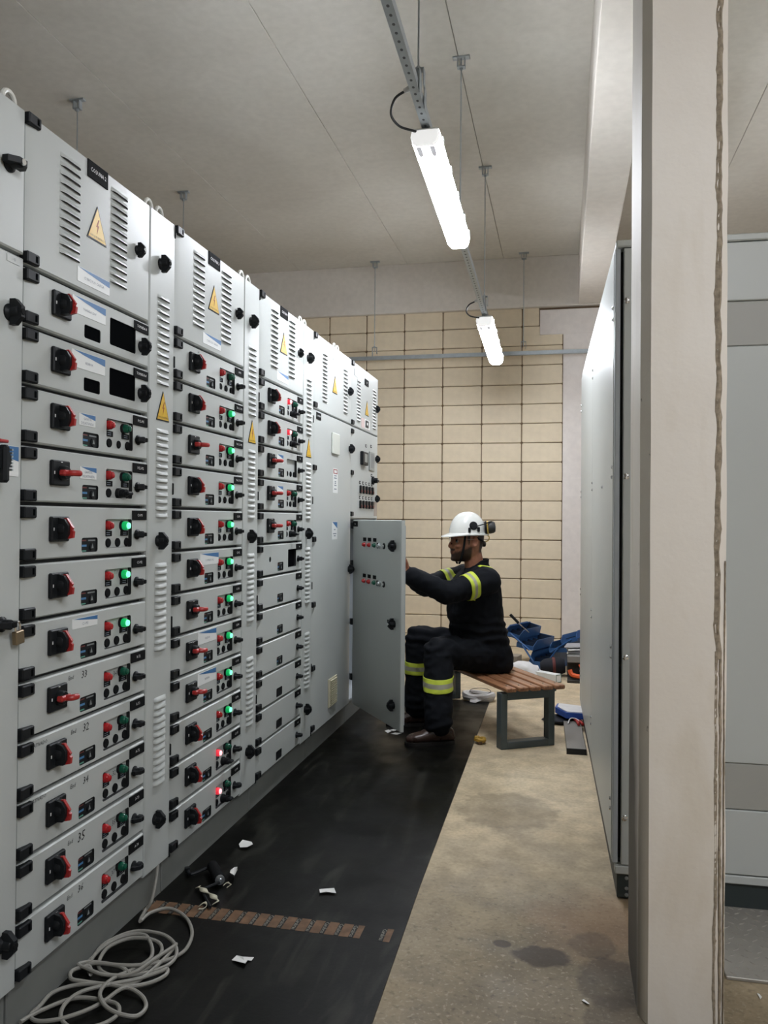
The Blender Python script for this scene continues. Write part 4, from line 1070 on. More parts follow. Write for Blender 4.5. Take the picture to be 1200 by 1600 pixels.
# crank handle lying on the mat
t = thing('crank_handle', 'black crank handle with a fat roller grip lying on the mat', 'tool', (-1.2, 2.74, 0.006))
def L2(p): return (p[0] + 1.2, p[1] - 2.74, p[2])
bm = nb(); tube(bm, [L2(p) for p in spline([(-1.325, 2.800, 0.012), (-1.300, 2.776, 0.010), (-1.252, 2.826, 0.020)], 4)], 0.006, 8); cyl(bm, L2((-1.328, 2.800, 0.006)), L2((-1.328, 2.800, 0.022)), 0.010, n=10); obj('crank_arm', bm, M['plas'], t)
bm = nb(); lathe(bm, L2((-1.243, 2.828, 0.026)), Vector((0.075, -0.105, -0.002)), [(0, 0), (0, 0.016), (0.004, 0.020), (0.120, 0.021), (0.126, 0.018), (0.126, 0)], 16); obj('grip', bm, M['plas2'], t)
bm = nb(); lathe(bm, L2((-1.1698, 2.7255, 0.025)), Vector((0.075, -0.105, -0.002)), [(0, 0.017), (0.006, 0.017), (0.008, 0.008), (0.012, 0.006), (0.012, 0)], 14); cyl(bm, L2((-1.257, 2.822, 0.02)), L2((-1.243, 2.830, 0.024)), 0.008, n=8); obj('end_cap', bm, M['steel'], t)
bm = nb(); tube(bm, [L2(p) for p in ((-1.166, 2.716, 0.020), (-1.212, 2.668, 0.010), (-1.198, 2.650, 0.009), (-1.130, 2.557, 0.009))], 0.0055, 8); obj('crank_shaft', bm, M['plas'], t)

def scrap(pts, label, h=0.003, m='paper', curl=0.012, seed=1, name='paper_scrap', cat='paper', z=0.0065):
    rnd = random.Random(seed); bm = nb()
    cx = sum(p[0] for p in pts) / len(pts); cy = sum(p[1] for p in pts) / len(pts)
    zz = [z + rnd.random() * curl for _ in pts]
    A = [bm.verts.new((p[0], p[1], q)) for p, q in zip(pts, zz)]; B = [bm.verts.new((p[0], p[1], q + 0.0008)) for p, q in zip(pts, zz)]
    ca = bm.verts.new((cx, cy, z)); cb = bm.verts.new((cx, cy, z + 0.0008)); n = len(pts)
    for i in range(n):
        j = (i + 1) % n
        bm.faces.new((A[j], A[i], ca)); bm.faces.new((B[i], B[j], cb)); bm.faces.new((A[i], A[j], B[j], B[i]))
    return tag(obj(name, bm, M[m]), label, cat)
M['paper'] = mat('paper', srgb(214, 214, 210), 0.7); M['shav'] = mat('plastic_shaving', srgb(186, 182, 160), 0.6)
scrap([(-1.237, 3.067), (-1.24, 3.113), (-1.207, 3.127), (-1.193, 3.104), (-1.196, 3.051), (-1.223, 3.045)], 'scrap of white paper on the mat beyond the crank handle', seed=2)
scrap([(-0.821, 2.779), (-0.771, 2.791), (-0.755, 2.759), (-0.789, 2.756), (-0.808, 2.742)], 'scrap of white paper in the middle of the mat above the printed strip', seed=3)
scrap([(-0.937, 2.277), (-0.934, 2.307), (-0.91, 2.298), (-0.88, 2.308), (-0.881, 2.29), (-0.89, 2.284), (-0.886, 2.254)], 'torn scrap of white paper on the mat below the printed strip', seed=4)
scrap([(-1.168, 2.819), (-1.161, 2.838), (-1.15, 2.84), (-1.136, 2.805), (-1.134, 2.773), (-1.154, 2.779)], 'crumpled white scrap just beyond the grip of the crank handle', curl=0.03, seed=5)
def shaving(pts, r, label, seed=0):
    bm = nb(); sp = spline([(x, y, z) for x, y, z in pts], 5)
    A = []; 
    for i, p in enumerate(sp):
        w = r * (0.55 + 0.45 * math.sin(i * 0.9 + seed)); A.append((bm.verts.new(p + Vector((-w * .6, -w * .6, 0))), bm.verts.new(p + Vector((w * .6, w * .6, 0.004)))))
    for a, b_ in zip(A, A[1:]): bm.faces.new((a[0], a[1], b_[1], b_[0]))
    o = obj('plastic_shaving', bm, M['shav']); md = o.modifiers.new('s', 'SOLIDIFY'); md.thickness = 0.0015
    return tag(o, label, 'shaving')
shaving([(-1.236, 2.692, 0.012), (-1.221, 2.668, 0.022), (-1.185, 2.640, 0.025), (-1.150, 2.622, 0.02), (-1.128, 2.612, 0.012), (-1.132, 2.588, 0.010)], 0.013, 'long curled pale shaving lying across the shaft of the crank handle')
shaving([(-1.173, 2.560, 0.010), (-1.163, 2.582, 0.014), (-1.148, 2.572, 0.012), (-1.150, 2.550, 0.009), (-1.168, 2.549, 0.008)], 0.005, 'small pale ring of shaving on the printed strip', 2)
shaving([(-1.156, 2.725, 0.010), (-1.148, 2.742, 0.014), (-1.132, 2.735, 0.010), (-1.138, 2.716, 0.008)], 0.005, 'small curl of shaving at the end of the crank grip', 4)
scrap([(-1.054, 4.94), (-1.037, 4.976), (-1.012, 4.95), (-1.025, 4.9)], 'white paper chip leftmost of three at the foot of the open door', seed=6, curl=.004)
scrap([(-1.03, 4.972), (-1.014, 5.007), (-0.981, 4.984), (-0.999, 4.960)], 'white paper chip farthest back of three at the foot of the open door', seed=7, curl=.004)
scrap([(-1.007, 4.89), (-0.984, 4.911), (-0.943, 4.921), (-0.964, 4.87)], 'white paper chip nearest the camera of three at the foot of the open door', seed=8, curl=.004)
scrap([(0.058, 2.309), (0.064, 2.316), (0.078, 2.301), (0.075, 2.291)], 'small white pellet on the stained concrete left of the bare pillar', seed=9, curl=.006, name='floor_chip', cat='debris', z=0.001)
scrap([(0.531, 2.452), (0.537, 2.45), (0.54, 2.435), (0.534, 2.427)], 'small white chip on the floor in front of the checker plate', seed=10, curl=.005, name='floor_chip', cat='debris', z=0.001)
# crushed yellow tape by the bench
t = thing('yellow_tape', 'small crushed yellow tape roll on the concrete between boot and bench', 'tape', (-0.462, 4.83, 0))
M['ytape'] = mat('yellow_tape', srgb(176, 140, 58), 0.55, 0, 0.4, 0.1, 60); M['btape'] = mat('tape_core', srgb(92, 66, 44), 0.7)
bm = nb(); tube(bm, [(0.024 * math.cos(a) * (1 + .15 * math.sin(3 * a)), 0.020 * math.sin(a), 0.022 + 0.004 * math.sin(2 * a)) for a in [2 * PI * i / 12 for i in range(12)]], 0.013, 6, closed=True); box(bm, (-0.018, 0.0, 0.035), (0.03, 0.02, 0.018), 0, 0.004); obj('tape_roll', bm, M['ytape'], t, angle=25)
bm = nb(); box(bm, (0.004, -0.022, 0.010), (0.024, 0.02, 0.018), 0, 0.003); obj('tape_core', bm, M['btape'], t)

# ------------------------------------------------------------------ slatted bench on two steel frames
bench = thing('bench', 'low bench with varnished wooden slats on two grey steel frames', 'bench', (-0.20, 4.835, 0))
def Rb(x, y, z):      # u across, v along the bench
    u, v = Vector((0.854, 0.520, 0)), Vector((-0.520, 0.854, 0))
    return u * x + v * y + Vector((0, 0, z))
Mb = Matrix(((0.854, -0.520, 0, 0), (0.520, 0.854, 0, 0), (0, 0, 1, 0), (0, 0, 0, 1)))
M['bench'] = mat('bench_steel', srgb(84, 94, 96), 0.45, 0.0, 0.5, 0.05, 20)
M['wood'] = mat('varnished_wood', srgb(158, 104, 66), 0.38, 0, 0.5, 0.22, 6, 0.1, 60)
def woodmat():
    m, nt, b, tc = nodes_mat('varnished_slat')
    mp = N(nt, 'ShaderNodeMapping'); mp.inputs['Scale'].default_value = (60, 2.5, 60); nt.links.new(tc.outputs['Object'], mp.inputs[0])
    f, _ = noise_fac(nt, tc, 1.0, 0, 1, 0.35, 0.65, 6, mp.outputs[0], 0.6)
    oi = N(nt, 'ShaderNodeObjectInfo')
    c = mixc(nt, f, srgb(126, 84, 56), srgb(172, 124, 90))
    r_ = N(nt, 'ShaderNodeMapRange'); r_.inputs[3].default_value = 0.85; r_.inputs[4].default_value = 1.1; nt.links.new(oi.outputs['Random'], r_.inputs[0])
    c = mixc(nt, 1.0, c, r_.outputs[0], 'MULTIPLY')
    nt.links.new(c, b.inputs['Base Color']); b.inputs['Roughness'].default_value = 0.36
    return m
M['slat'] = woodmat()
def frame_bm():
    bm = nb(); w, h, tk, dp = 0.173, 0.318, 0.040, 0.030
    box2(bm, (-w, -dp, 0), (-w + tk, dp, h), 0, 0.003); box2(bm, (w - tk, -dp, 0), (w, dp, h), 0, 0.003)
    box2(bm, (-w + tk, -dp, 0), (w - tk, dp, tk), 0, 0.003); box2(bm, (-w + tk, -dp, h - tk), (w - tk, dp, h), 0, 0.003)
    return bm
for v in (0.0, 1.31): put('leg_frame', shared('leg_frame', frame_bm, M['bench']), bench, Rb(0, v, 0), (0, 0, math.atan2(0.520, 0.854)))
for a_, b_ in (((-0.15, -0.05, 0.318), (0.17, -0.02, 0.330)), ((-0.15, 1.33, 0.318), (0.17, 1.36, 0.330)), ((-0.16, 0.64, 0.312), (0.19, 0.68, 0.330))):
    bm = nb(); box2(bm, a_, b_, M=Mb); obj('cross_rail', bm, M['bench'], bench)
def slat_bench_bm():
    bm = nb(); box2(bm, (-0.0315, -0.085, 0), (0.0315, 1.395, 0.024), 0, 0.005); return bm
for k in range(5):
    put('slat', shared('slat', slat_bench_bm, M['slat']), bench, Rb(-0.137 + k * 0.0785, 0, 0.333 + 0.001 * (k % 2)), (0, 0, math.atan2(0.520, 0.854)))
def boltb():
    bm = nb(); lathe(bm, (0, 0, 0), (0, 0, 1), [(0, 0.006), (0.002, 0.006), (0.004, 0.003), (0.004, 0)], 8); return bm
for k in range(5):
    for v in (-0.02, 0.66, 1.33): put('bolt', shared('bolt', boltb, M['chrome']), bench, Rb(-0.137 + k * 0.0785, v, 0.3575))

# ------------------------------------------------------------------ things on the floor behind the bench
M['tb'] = mat('toolbox_blue', srgb(52, 92, 142), 0.4, 0.1, 0.5, 0.10, 20); M['tbd'] = mat('toolbox_inside_shade', srgb(28, 42, 62), 0.6)  # second one is a darker blue painted for shade inside the trays
tb = thing('toolbox', 'open blue cantilever toolbox with trays fanned out to both sides', 'toolbox', (-0.095, 7.55, 0), math.radians(-24))
def tray_bm(w, l, h, t=0.004):
    """open tray, its near end wall cut low; inside faces coloured dark for shade"""
    bm = nb(); box2(bm, (-w / 2, -l / 2, 0), (w / 2, l / 2, t), 0)
    for s in (-1, 1): prism(bm, [(s * (w / 2 - t / 2) - t / 2, -l / 2, t), (s * (w / 2 - t / 2) - t / 2, l / 2, t), (s * (w / 2 - t / 2) - t / 2, l / 2, h), (s * (w / 2 - t / 2) - t / 2, -l / 2 + 0.07, h), (s * (w / 2 - t / 2) - t / 2, -l / 2, h * 0.45)], (t, 0, 0), 0)
    box2(bm, (-w / 2 + t, -l / 2, t), (w / 2 - t, -l / 2 + t, h * 0.45), 0); box2(bm, (-w / 2 + t, l / 2 - t, t), (w / 2 - t, l / 2, h), 0)
    box2(bm, (-w / 2 + t, l / 2 - t - 0.002, t), (w / 2 - t, l / 2 - t - 0.0005, h * 0.94), 1); box2(bm, (-w / 2 + t, -l / 2 + t, t), (w / 2 - t, l / 2 - t, t + 0.002), 1)
    for k in (-1, 0, 1): box2(bm, (-w / 2 + t, k * l / 4 - t / 2, t), (w / 2 - t, k * l / 4 + t / 2, h * 0.55), 1)
    return bm
obj('base_tray', tray_bm(0.21, 0.44, 0.15), [M['tb'], M['tbd']], tb)
for (x, z, w, ry) in ((-0.155, 0.165, 0.165, -0.12), (-0.285, 0.255, 0.15, -0.22), (0.165, 0.165, 0.165, 0.12), (0.27, 0.255, 0.15, 0.35)):
    obj('tray', tray_bm(w, 0.42, 0.085), [M['tb'], M['tbd']], tb, (x, 0, z), (0, -ry, 0))
for s in (-1, 1):
    for y in (-0.226, 0.226):
        bm = nb(); tube(bm, [(s * 0.06, y, 0.06), (s * 0.17, y, 0.20)], 0.008, 6); tube(bm, [(s * 0.10, y * 0.98, 0.16), (s * 0.29, y * .98, 0.29)], 0.008, 6); obj('linkage', bm, M['tb'], tb)
# lid halves standing on the outer trays
bm = nb(); box2(bm, (0, -0.21, 0), (0.005, 0.21, 0.15), 0, 0.001); box2(bm, (0.005, -0.03, 0.02), (0.012, 0.03, 0.13), 0); obj('lid', bm, M['tb'], tb, (0.335, 0, 0.30), (0, math.radians(58), 0))
bm = nb(); box2(bm, (-0.005, -0.21, 0), (0.0, 0.21, 0.09), 0, 0.001); obj('lid', bm, M['tb'], tb, (-0.352, 0, 0.28), (0, math.radians(35), 0))
bm = nb(); tube(bm, spline([(0.40, -0.18, 0.38), (0.43, -0.18, 0.41), (0.43, 0.18, 0.41), (0.40, 0.18, 0.38)], 4), 0.010, 8); obj('carry_bar', bm, M['tb'], tb)
t = thing('screwdriver', 'screwdriver with dark handle leaning in the blue toolbox tray', 'tool', (-0.385, 7.42, 0.360))
bm = nb(); cyl(bm, (0.10, 0, -0.05), (0.01, 0, 0.030), 0.004, n=8); obj('shaft', bm, M['chrome'], t)
bm = nb(); cyl(bm, (0.01, 0, 0.030), (-0.065, 0, 0.105), 0.012, 0.013, 10); obj('handle', bm, M['plas'], t)
# carton beside the toolbox
M['carton'] = mat('grey_carton', srgb(140, 130, 116), 0.7, 0, 0.4, 0.08, 12)
t = thing('carton', 'plain grey-brown carton in front of the blue toolbox', 'box', (-0.45, 7.12, 0), math.radians(-14))
bm = nb(); box2(bm, (-0.09, -0.05, 0), (0.10, 0.08, 0.155), 0, 0.003); obj('carton_body', bm, M['carton'], t)
bm = nb(); box2(bm, (-0.09, -0.052, 0.155), (0.0, 0.04, 0.225), 0, 0.003); obj('raised_flap', bm, M['carton'], t)
# white lamp box
t = thing('lamp_box', 'white carton with a green edge lying between bench and toolbox', 'box', (-0.125, 6.86, 0), math.radians(-38))
bm = nb(); box2(bm, (-0.15, -0.035, 0), (0.13, 0.035, 0.068), 0, 0.002); obj('box_body', bm, M['white'], t)
M['gedge'] = mat('carton_green', srgb(52, 92, 70), 0.5)
bm = nb()
for a, b_ in (((0.1301, -0.034, 0.002), (0.131, 0.034, 0.007)), ((0.1301, -0.034, 0.062), (0.131, 0.034, 0.067)), ((0.1301, -0.034, 0.007), (0.131, -0.029, 0.062)), ((0.1301, 0.029, 0.007), (0.131, 0.034, 0.062))): box2(bm, a, b_)
obj('green_border', bm, M['gedge'], t)
def blob(name, c, s, m, seed, amp=0.25, freq=3.0, sub=3, flat=True, parent=None):
    bm = nb(); bmesh.ops.create_icosphere(bm, subdivisions=sub, radius=1.0)
    for v in bm.verts:
        n_ = noise.noise(v.co * freq + Vector((seed, 0, 0))); v.co *= 1 + amp * n_
        v.co = Vector((v.co.x * s[0], v.co.y * s[1], v.co.z * s[2]))
        if flat and v.co.z < -s[2] * 0.55: v.co.z = -s[2] * 0.55
        v.co += Vector((c[0], c[1], c[2] + (s[2] * 0.55 if flat else 0)))
    return obj(name, bm, M[m] if isinstance(m, str) else m, parent, angle=70)
M['cloth'] = mat('white_cloth', srgb(212, 210, 208), 0.85, 0, 0.2, 0.05, 20, 0.3, 200)
tag(blob('white_glove', (-0.32, 6.92, 0.0), (0.15, 0.07, 0.085), 'cloth', 4, 0.4, 2.2), 'crumpled white cloth glove beside the white lamp carton', 'glove')
t = thing('dark_pouch', 'dark tool pouch with a red rim in front of the blue toolbox', 'pouch', (-0.075, 7.10, 0))
M['darkcl'] = mat('dark_canvas', srgb(36, 38, 44), 0.75, 0, 0.3, 0.1, 20)
bm = nb(); lathe(bm, (-0.10, -0.02, 0.075), (1, 0.1, 0.05), [(0, 0), (0.0, 0.035), (0.03, 0.060), (0.10, 0.072), (0.17, 0.070), (0.20, 0.060), (0.20, 0)], 16); obj('pouch_body', bm, M['darkcl'], t)
bm = nb(); lathe(bm, (-0.10, -0.02, 0.075), (1, 0.1, 0.05), [(0.098, 0.0735), (0.102, 0.0755), (0.118, 0.0755), (0.122, 0.0735)], 16); obj('red_rim', bm, mat('dull_red', srgb(98, 48, 44), 0.7), t)
# crate of papers and tools half hidden by the tall cabinet
t = thing('storage_case', 'grey storage case on the floor half hidden behind the tall cabinet', 'case', (0.20, 6.98, 0))
M['casegrey'] = mat('case_grey', srgb(128, 126, 122), 0.5); M['casedark'] = mat('case_dark', srgb(46, 44, 40), 0.6)
bm = nb(); box2(bm, (-0.155, -0.18, 0.0), (0.35, 0.25, 0.022), 0, 0.003); obj('case_floor', bm, M['casedark'], t)
bm = nb(); box2(bm, (-0.155, -0.05, 0.022), (0.35, 0.25, 0.15), 0, 0.003); obj('case_back', bm, M['casedark'], t)
bm = nb(); box2(bm, (-0.155, -0.10, 0.15), (0.35, 0.25, 0.205), 0, 0.004); obj('case_tray', bm, M['casegrey'], t)
for k in range(4):
    bm = nb(); box(bm, (0, 0, 0), (0.30 - 0.01 * k, 0.22, 0.010), 0, 0.003)
    tag(obj('paper_pad', bm, M['white'] if k % 2 == 0 else mat('pad_grey%d' % k, srgb(150, 150, 152), 0.6), None, (0.20 - 0.012 * k, 7.06, 0.2115 + 0.0185 * k), (0, -0.06 if k else 0, 0.12 * (k % 3) - 0.1)),
        ['lowest white paper pad in the pile on the grey storage case', 'grey folder second from the bottom of the pile on the storage case', 'white paper pad third from the bottom of the pile on the storage case', 'grey folder on top of the pile on the storage case'][k], 'paper')
M['orange'] = mat('orange_plastic', srgb(214, 92, 44), 0.45); M['redpl'] = mat('red_plastic', srgb(170, 48, 40), 0.45)
t = thing('orange_clamp', 'orange and red plastic clamp lying on the dark floor of the storage case', 'tool', (0.14, 6.855, 0.022))
bm = nb(); tube(bm, spline([(-0.075, 0, 0.075), (-0.06, -0.01, 0.04), (-0.01, -0.02, 0.028), (0.05, -0.01, 0.03), (0.07, 0, 0.06)], 5), 0.018, 8); obj('lower_jaw', bm, M['orange'], t)
bm = nb(); tube(bm, spline([(0.0, 0.02, 0.10), (0.04, 0.02, 0.115), (0.09, 0.02, 0.10)], 5), 0.016, 8); obj('upper_jaw', bm, M['orange'], t)
bm = nb(); box(bm, (0.02, 0.01, 0.068), (0.05, 0.03, 0.035), 0, 0.006); obj('pivot_block', bm, M['darkcl'], t)
bm = nb(); box(bm, (0.06, 0.0, 0.016), (0.07, 0.05, 0.030), 0, 0.006); obj('trigger', bm, M['redpl'], t)
# near pile in front of the tall cabinet
t = thing('flat_board', 'flat grey board with a black end lying on the concrete beside the tall cabinet', 'board', (0.075, 5.05, 0), math.radians(1.5))
bm = nb(); box2(bm, (-0.053, -0.32, 0.002), (0.053, 0.32, 0.034), 0, 0.002); obj('board_body', bm, mat('board_grey', srgb(120, 116, 110), 0.45), t)
bm = nb(); box2(bm, (-0.054, -0.323, 0.0), (0.054, -0.319, 0.033), 0, 0.001); obj('end_cap', bm, M['dark'], t)
tag(blob('black_bag', (0.005, 5.46, 0.0), (0.115, 0.09, 0.030), 'darkcl', 9, 0.3, 2.0), 'small black bag squashed under the blue tray', 'bag')
t = thing('blue_tray', 'bright blue plastic tray with a white liner resting on the black bag', 'tray', (0.075, 5.47, 0.046))
M['blue2'] = mat('bright_blue_plastic', srgb(38, 78, 160), 0.35)
bm = nb(); prism(bm, [(-0.115, -0.02, 0.018), (-0.045, -0.105, 0.004), (0.06, -0.11, 0.004), (0.06, 0.10, 0.004), (-0.10, 0.09, 0.018)], (0, 0, 0.036)); obj('tray_body', bm, M['blue2'], t)
bm = nb(); prism(bm, [(-0.100, -0.018, 0.053), (-0.040, -0.095, 0.040), (0.055, -0.10, 0.040), (0.055, 0.09, 0.040), (-0.09, 0.08, 0.053)], (0, 0, 0.006)); obj('liner', bm, M['cloth'], t)
t = thing('red_pliers', 'red handled pliers lying across the flat grey board', 'tool', (0.085, 5.30, 0.034))
bm = nb(); tube(bm, spline([(0.0, 0.07, 0.012), (0.012, 0.02, 0.012), (0.02, -0.06, 0.012)], 5), 0.0085, 8); obj('handle', bm, M['redpl'], t)
bm = nb(); tube(bm, spline([(-0.004, 0.07, 0.012), (0.03, 0.02, 0.012), (0.045, -0.05, 0.012)], 5), 0.0085, 8); obj('handle', bm, M['redpl'], t)
bm = nb(); tube(bm, spline([(-0.045, -0.03, 0.006), (-0.03, 0.05, 0.02), (0.0, 0.06, 0.02), (0.03, 0.01, 0.014)], 6), 0.0035, 6); obj('wire_lead', bm, M['white'], t)
# coiled white strip on the mat's far corner
t = thing('white_roll', 'loose white roll of strip lying under the bench at the mat corner', 'roll', (-0.585, 5.99, 0.008))
bm = nb()
for k in range(4):
    r0 = 0.098 - 0.014 * (k % 2); z0 = 0.016 + 0.013 * (k // 2)
    tube(bm, [(r0 * math.cos(a) * (1 + .06 * math.sin(2 * a + k)), r0 * 0.85 * math.sin(a) * (1 + .05 * math.cos(3 * a + k)), z0 + 0.006 * math.sin(a * 2 + k)) for a in [2 * PI * i / 24 for i in range(24)]], 0.020, 6, closed=True)
obj('roll_body', bm, M['cloth'], t)
bm = nb(); prism(bm, [(-0.05, -0.125, 0.002), (-0.01, -0.145, 0.002), (0.03, -0.10, 0.012), (0.0, -0.07, 0.030), (-0.05, -0.08, 0.022)], (0, 0, 0.002)); obj('loose_end', bm, M['cloth'], t)
bm = nb(); tube(bm, [(0.012 + 0.075 * math.cos(a), 0.06 * math.sin(a), 0.058 + 0.010 * math.sin(a)) for a in [2 * PI * i / 20 for i in range(20)]], 0.0022, 5, closed=True); obj('tie_wire', bm, M['cable'], t)

# ------------------------------------------------------------------ the seated technician
FD, LD, UD = Vector((-0.880, -0.474, 0)).normalized(), Vector((0.474, -0.880, 0)).normalized(), Vector((0, 0, 1))
BASE = Vector((-0.45, 5.27, 0))
man = thing('person', 'seated man in dark coverall and white hard hat reaching behind the open grey door', 'person', BASE)
HC = Vector((-0.574, 5.199, 1.160)) - BASE
def hp(f, l, z): return HC + FD * f + LD * l + UD * z
def wp(x, y, z): return Vector((x, y, z)) - BASE

def capsule(bm, a, b, ra, rb, n=14, sq=None):
    a, b = Vector(a), Vector(b); d = (b - a); L = d.length; d.normalize(); x, y = frame_of(d)
    rings = []
    for k in range(5):
        th = PI / 2 * (1 - k / 5); rings.append((a - d * ra * math.sin(th), ra * math.cos(th)))
    for k in range(0, 6):
        t = k / 5; rings.append((a + d * L * t, ra + (rb - ra) * t))
    for k in range(1, 6):
        th = PI / 2 * k / 5; rings.append((b + d * rb * math.sin(th), rb * math.cos(th)))
    prev = None; R = []
    for c, r in rings:
        if r < 1e-4: R.append([bm.verts.new(c)])
        else: R.append([bm.verts.new(c + (x * math.cos(2 * PI * i / n) + y * math.sin(2 * PI * i / n)) * r) for i in range(n)])
    for p, q in zip(R, R[1:]):
        for i in range(n):
            j = (i + 1) % n
            if len(p) == 1: bm.faces.new((p[0], q[j], q[i]))
            elif len(q) == 1: bm.faces.new((p[i], p[j], q[0]))
            else: bm.faces.new((p[i], p[j], q[j], q[i]))

def ell(bm, c, rf, rl, rz, tilt=None, f=FD, l=LD):
    r = bmesh.ops.create_uvsphere(bm, u_segments=16, v_segments=10, radius=1.0)
    for v in r['verts']:
        p = v.co.copy()
        if tilt: p = tilt @ p
        v.co = Vector(c) + f * p.x * rf + l * p.y * rl + UD * p.z * rz if not tilt else Vector(c) + f * (p.x) + l * (p.y) + UD * p.z
def loft(bm, rings):
    R = [[bm.verts.new(p) for p in r] for r in rings]; n = len(R[0])
    for a, b in zip(R, R[1:]):
        for i in range(n): bm.faces.new((a[i], a[(i + 1) % n], b[(i + 1) % n], b[i]))
    bm.faces.new(R[0]); bm.faces.new(R[-1])
def hull(bm, pts):
    vs = [bm.verts.new(p) for p in pts]; r = bmesh.ops.convex_hull(bm, input=vs)
    bmesh.ops.delete(bm, geom=[g for g in r['geom_interior'] if isinstance(g, bmesh.types.BMVert)], context='VERTS')

def remeshed(bm, voxel, smooth, name):
    """union of all closed pieces in bm as one continuous surface"""
    bmesh.ops.recalc_face_normals(bm, faces=bm.faces)
    me = bpy.data.meshes.new(name); bm.to_mesh(me); bm.free()
    o = bpy.data.objects.new(name, me); COL.objects.link(o)
    m1 = o.modifiers.new('r', 'REMESH'); m1.mode = 'VOXEL'; m1.voxel_size = voxel; m1.use_smooth_shade = True
    m2 = o.modifiers.new('s', 'SMOOTH'); m2.factor = 0.5; m2.iterations = smooth
    dg = bpy.context.evaluated_depsgraph_get()
    out = bpy.data.meshes.new_from_object(o.evaluated_get(dg)); bpy.data.objects.remove(o); bpy.data.meshes.remove(me)
    return out

# joints
shL, elL, wrL = wp(-0.445, 5.058, 0.930), wp(-0.672, 4.872, 0.868), wp(-0.876, 4.800, 0.968)
shR, elR, wrR = wp(-0.625, 5.385, 0.930), wp(-0.855, 5.225, 0.872), wp(-0.985, 5.035, 0.990)
hipL, knL, anL = wp(-0.432, 5.178, 0.455), wp(-0.715, 4.870, 0.515), wp(-0.696, 4.748, 0.10)
hipR, knR, anR = wp(-0.512, 5.328, 0.455), wp(-0.880, 5.165, 0.545), wp(-0.890, 5.150, 0.10)

# --- body: head, neck, trunk, limbs and hands, one surface
bm = nb()
rows = [(-0.120, .094, .015, .022), (-0.112, .112, -.020, .036), (-0.100, .1185, -.045, .047), (-0.085, .1165, -.060, .056), (-0.068, .117, -.069, .0625), (-0.048, .118, -.077, .067),
        (-0.025, .116, -.084, .0715), (-0.005, .112, -.090, .074), (0.015, .1105, -.093, .0755), (0.032, .1155, -.095, .0765), (0.055, .113, -.096, .077), (0.085, .101, -.089, .073), (0.110, .081, -.072, .060), (0.128, .045, -.04, .034)]
rings = []
for z, ff, fb, w in rows:
    ring = []; c = 0.010
    for i in range(28):
        a = 2 * PI * i / 28; ca, sa = math.cos(a), math.sin(a)
        f = c + (ff - c) * abs(ca) ** 0.80 if ca >= 0 else c - (c - fb) * abs(ca) ** 0.9
        ring.append(hp(f, w * math.copysign(abs(sa) ** 0.88, sa), z))
    rings.append(ring)
loft(bm, rings)
hull(bm, [hp(.108, -.007, .022), hp(.108, .007, .022), hp(.1165, -.004, .020), hp(.1165, .004, .020), hp(.140, -.006, -.016), hp(.140, .006, -.016), hp(.1425, 0, -.022), hp(.137, -.008, -.029), hp(.137, .008, -.029), hp(.113, -.021, -.027), hp(.113, .021, -.027), hp(.112, -.018, -.036), hp(.112, .018, -.036), hp(.126, 0, -.037), hp(.09, 0, 0.0), hp(.09, 0, -.036)])
for s in (-1, 1):
    ell(bm, hp(.122, s * .0155, -.028), .013, .009, .009)                                  # nostril wings
    ell(bm, hp(.106, s * .034, .030), .014, .024, .008)                                    # brow ridge
    ell(bm, hp(.092, s * .048, -.020), .020, .020, .016)                                   # cheek bone
    c = hp(-.004, s * .0835, .002)
    f2 = (FD * 0.93 + LD * s * -0.30 + UD * -0.12).normalized(); l2 = (LD * s * 0.93 + FD * -0.32).normalized()
    r = bmesh.ops.create_uvsphere(bm, u_segments=14, v_segments=10, radius=1.0)            # ear shell
    for v in r['verts']:
        p = v.co.copy(); d = math.hypot(p.x, p.z)
        v.co = c + f2 * p.x * (.0215 - .004 * max(0, -p.z)) + l2 * (p.y * .0125 - (.010 if p.y > 0 and d < .55 else 0)) + UD * (p.z * .034 + p.x * 0.004) + FD * (-.006 * p.z)
ell(bm, hp(.116, 0, -.0555), .0095, .022, .0050); ell(bm, hp(.1150, 0, -.0665), .0095, .019, .0060); ell(bm, hp(.104, 0, -.102), .019, .022, .016)
ell(bm, hp(.113, 0, -.045), .010, .026, .009)
capsule(bm, hp(-.022, 0, -.055), hp(-.045, 0, -.205), .057, .064)
capsule(bm, wp(-0.53, 5.22, 0.90), wp(-0.45, 5.26, 0.50), .10, .12)
for a, b_, ra, rb in ((shL, elL, .045, .038), (elL, wrL, .038, .028), (shR, elR, .045, .038), (elR, wrR, .038, .028), (hipL, knL, .075, .052), (knL, anL, .050, .036), (hipR, knR, .075, .052), (knR, anR, .050, .036), (wp(-0.53, 5.22, 0.92), shL, .05, .045), (wp(-0.53, 5.22, 0.92), shR, .05, .045)):
    capsule(bm, a, b_, ra, rb)
for an, d in ((anL, Vector((-0.925, -0.38, 0))), (anR, Vector((-0.955, -0.295, 0)))): capsule(bm, an + Vector((0, 0, -.03)), an + d * 0.14 + Vector((0, 0, -.06)), .034, .024)
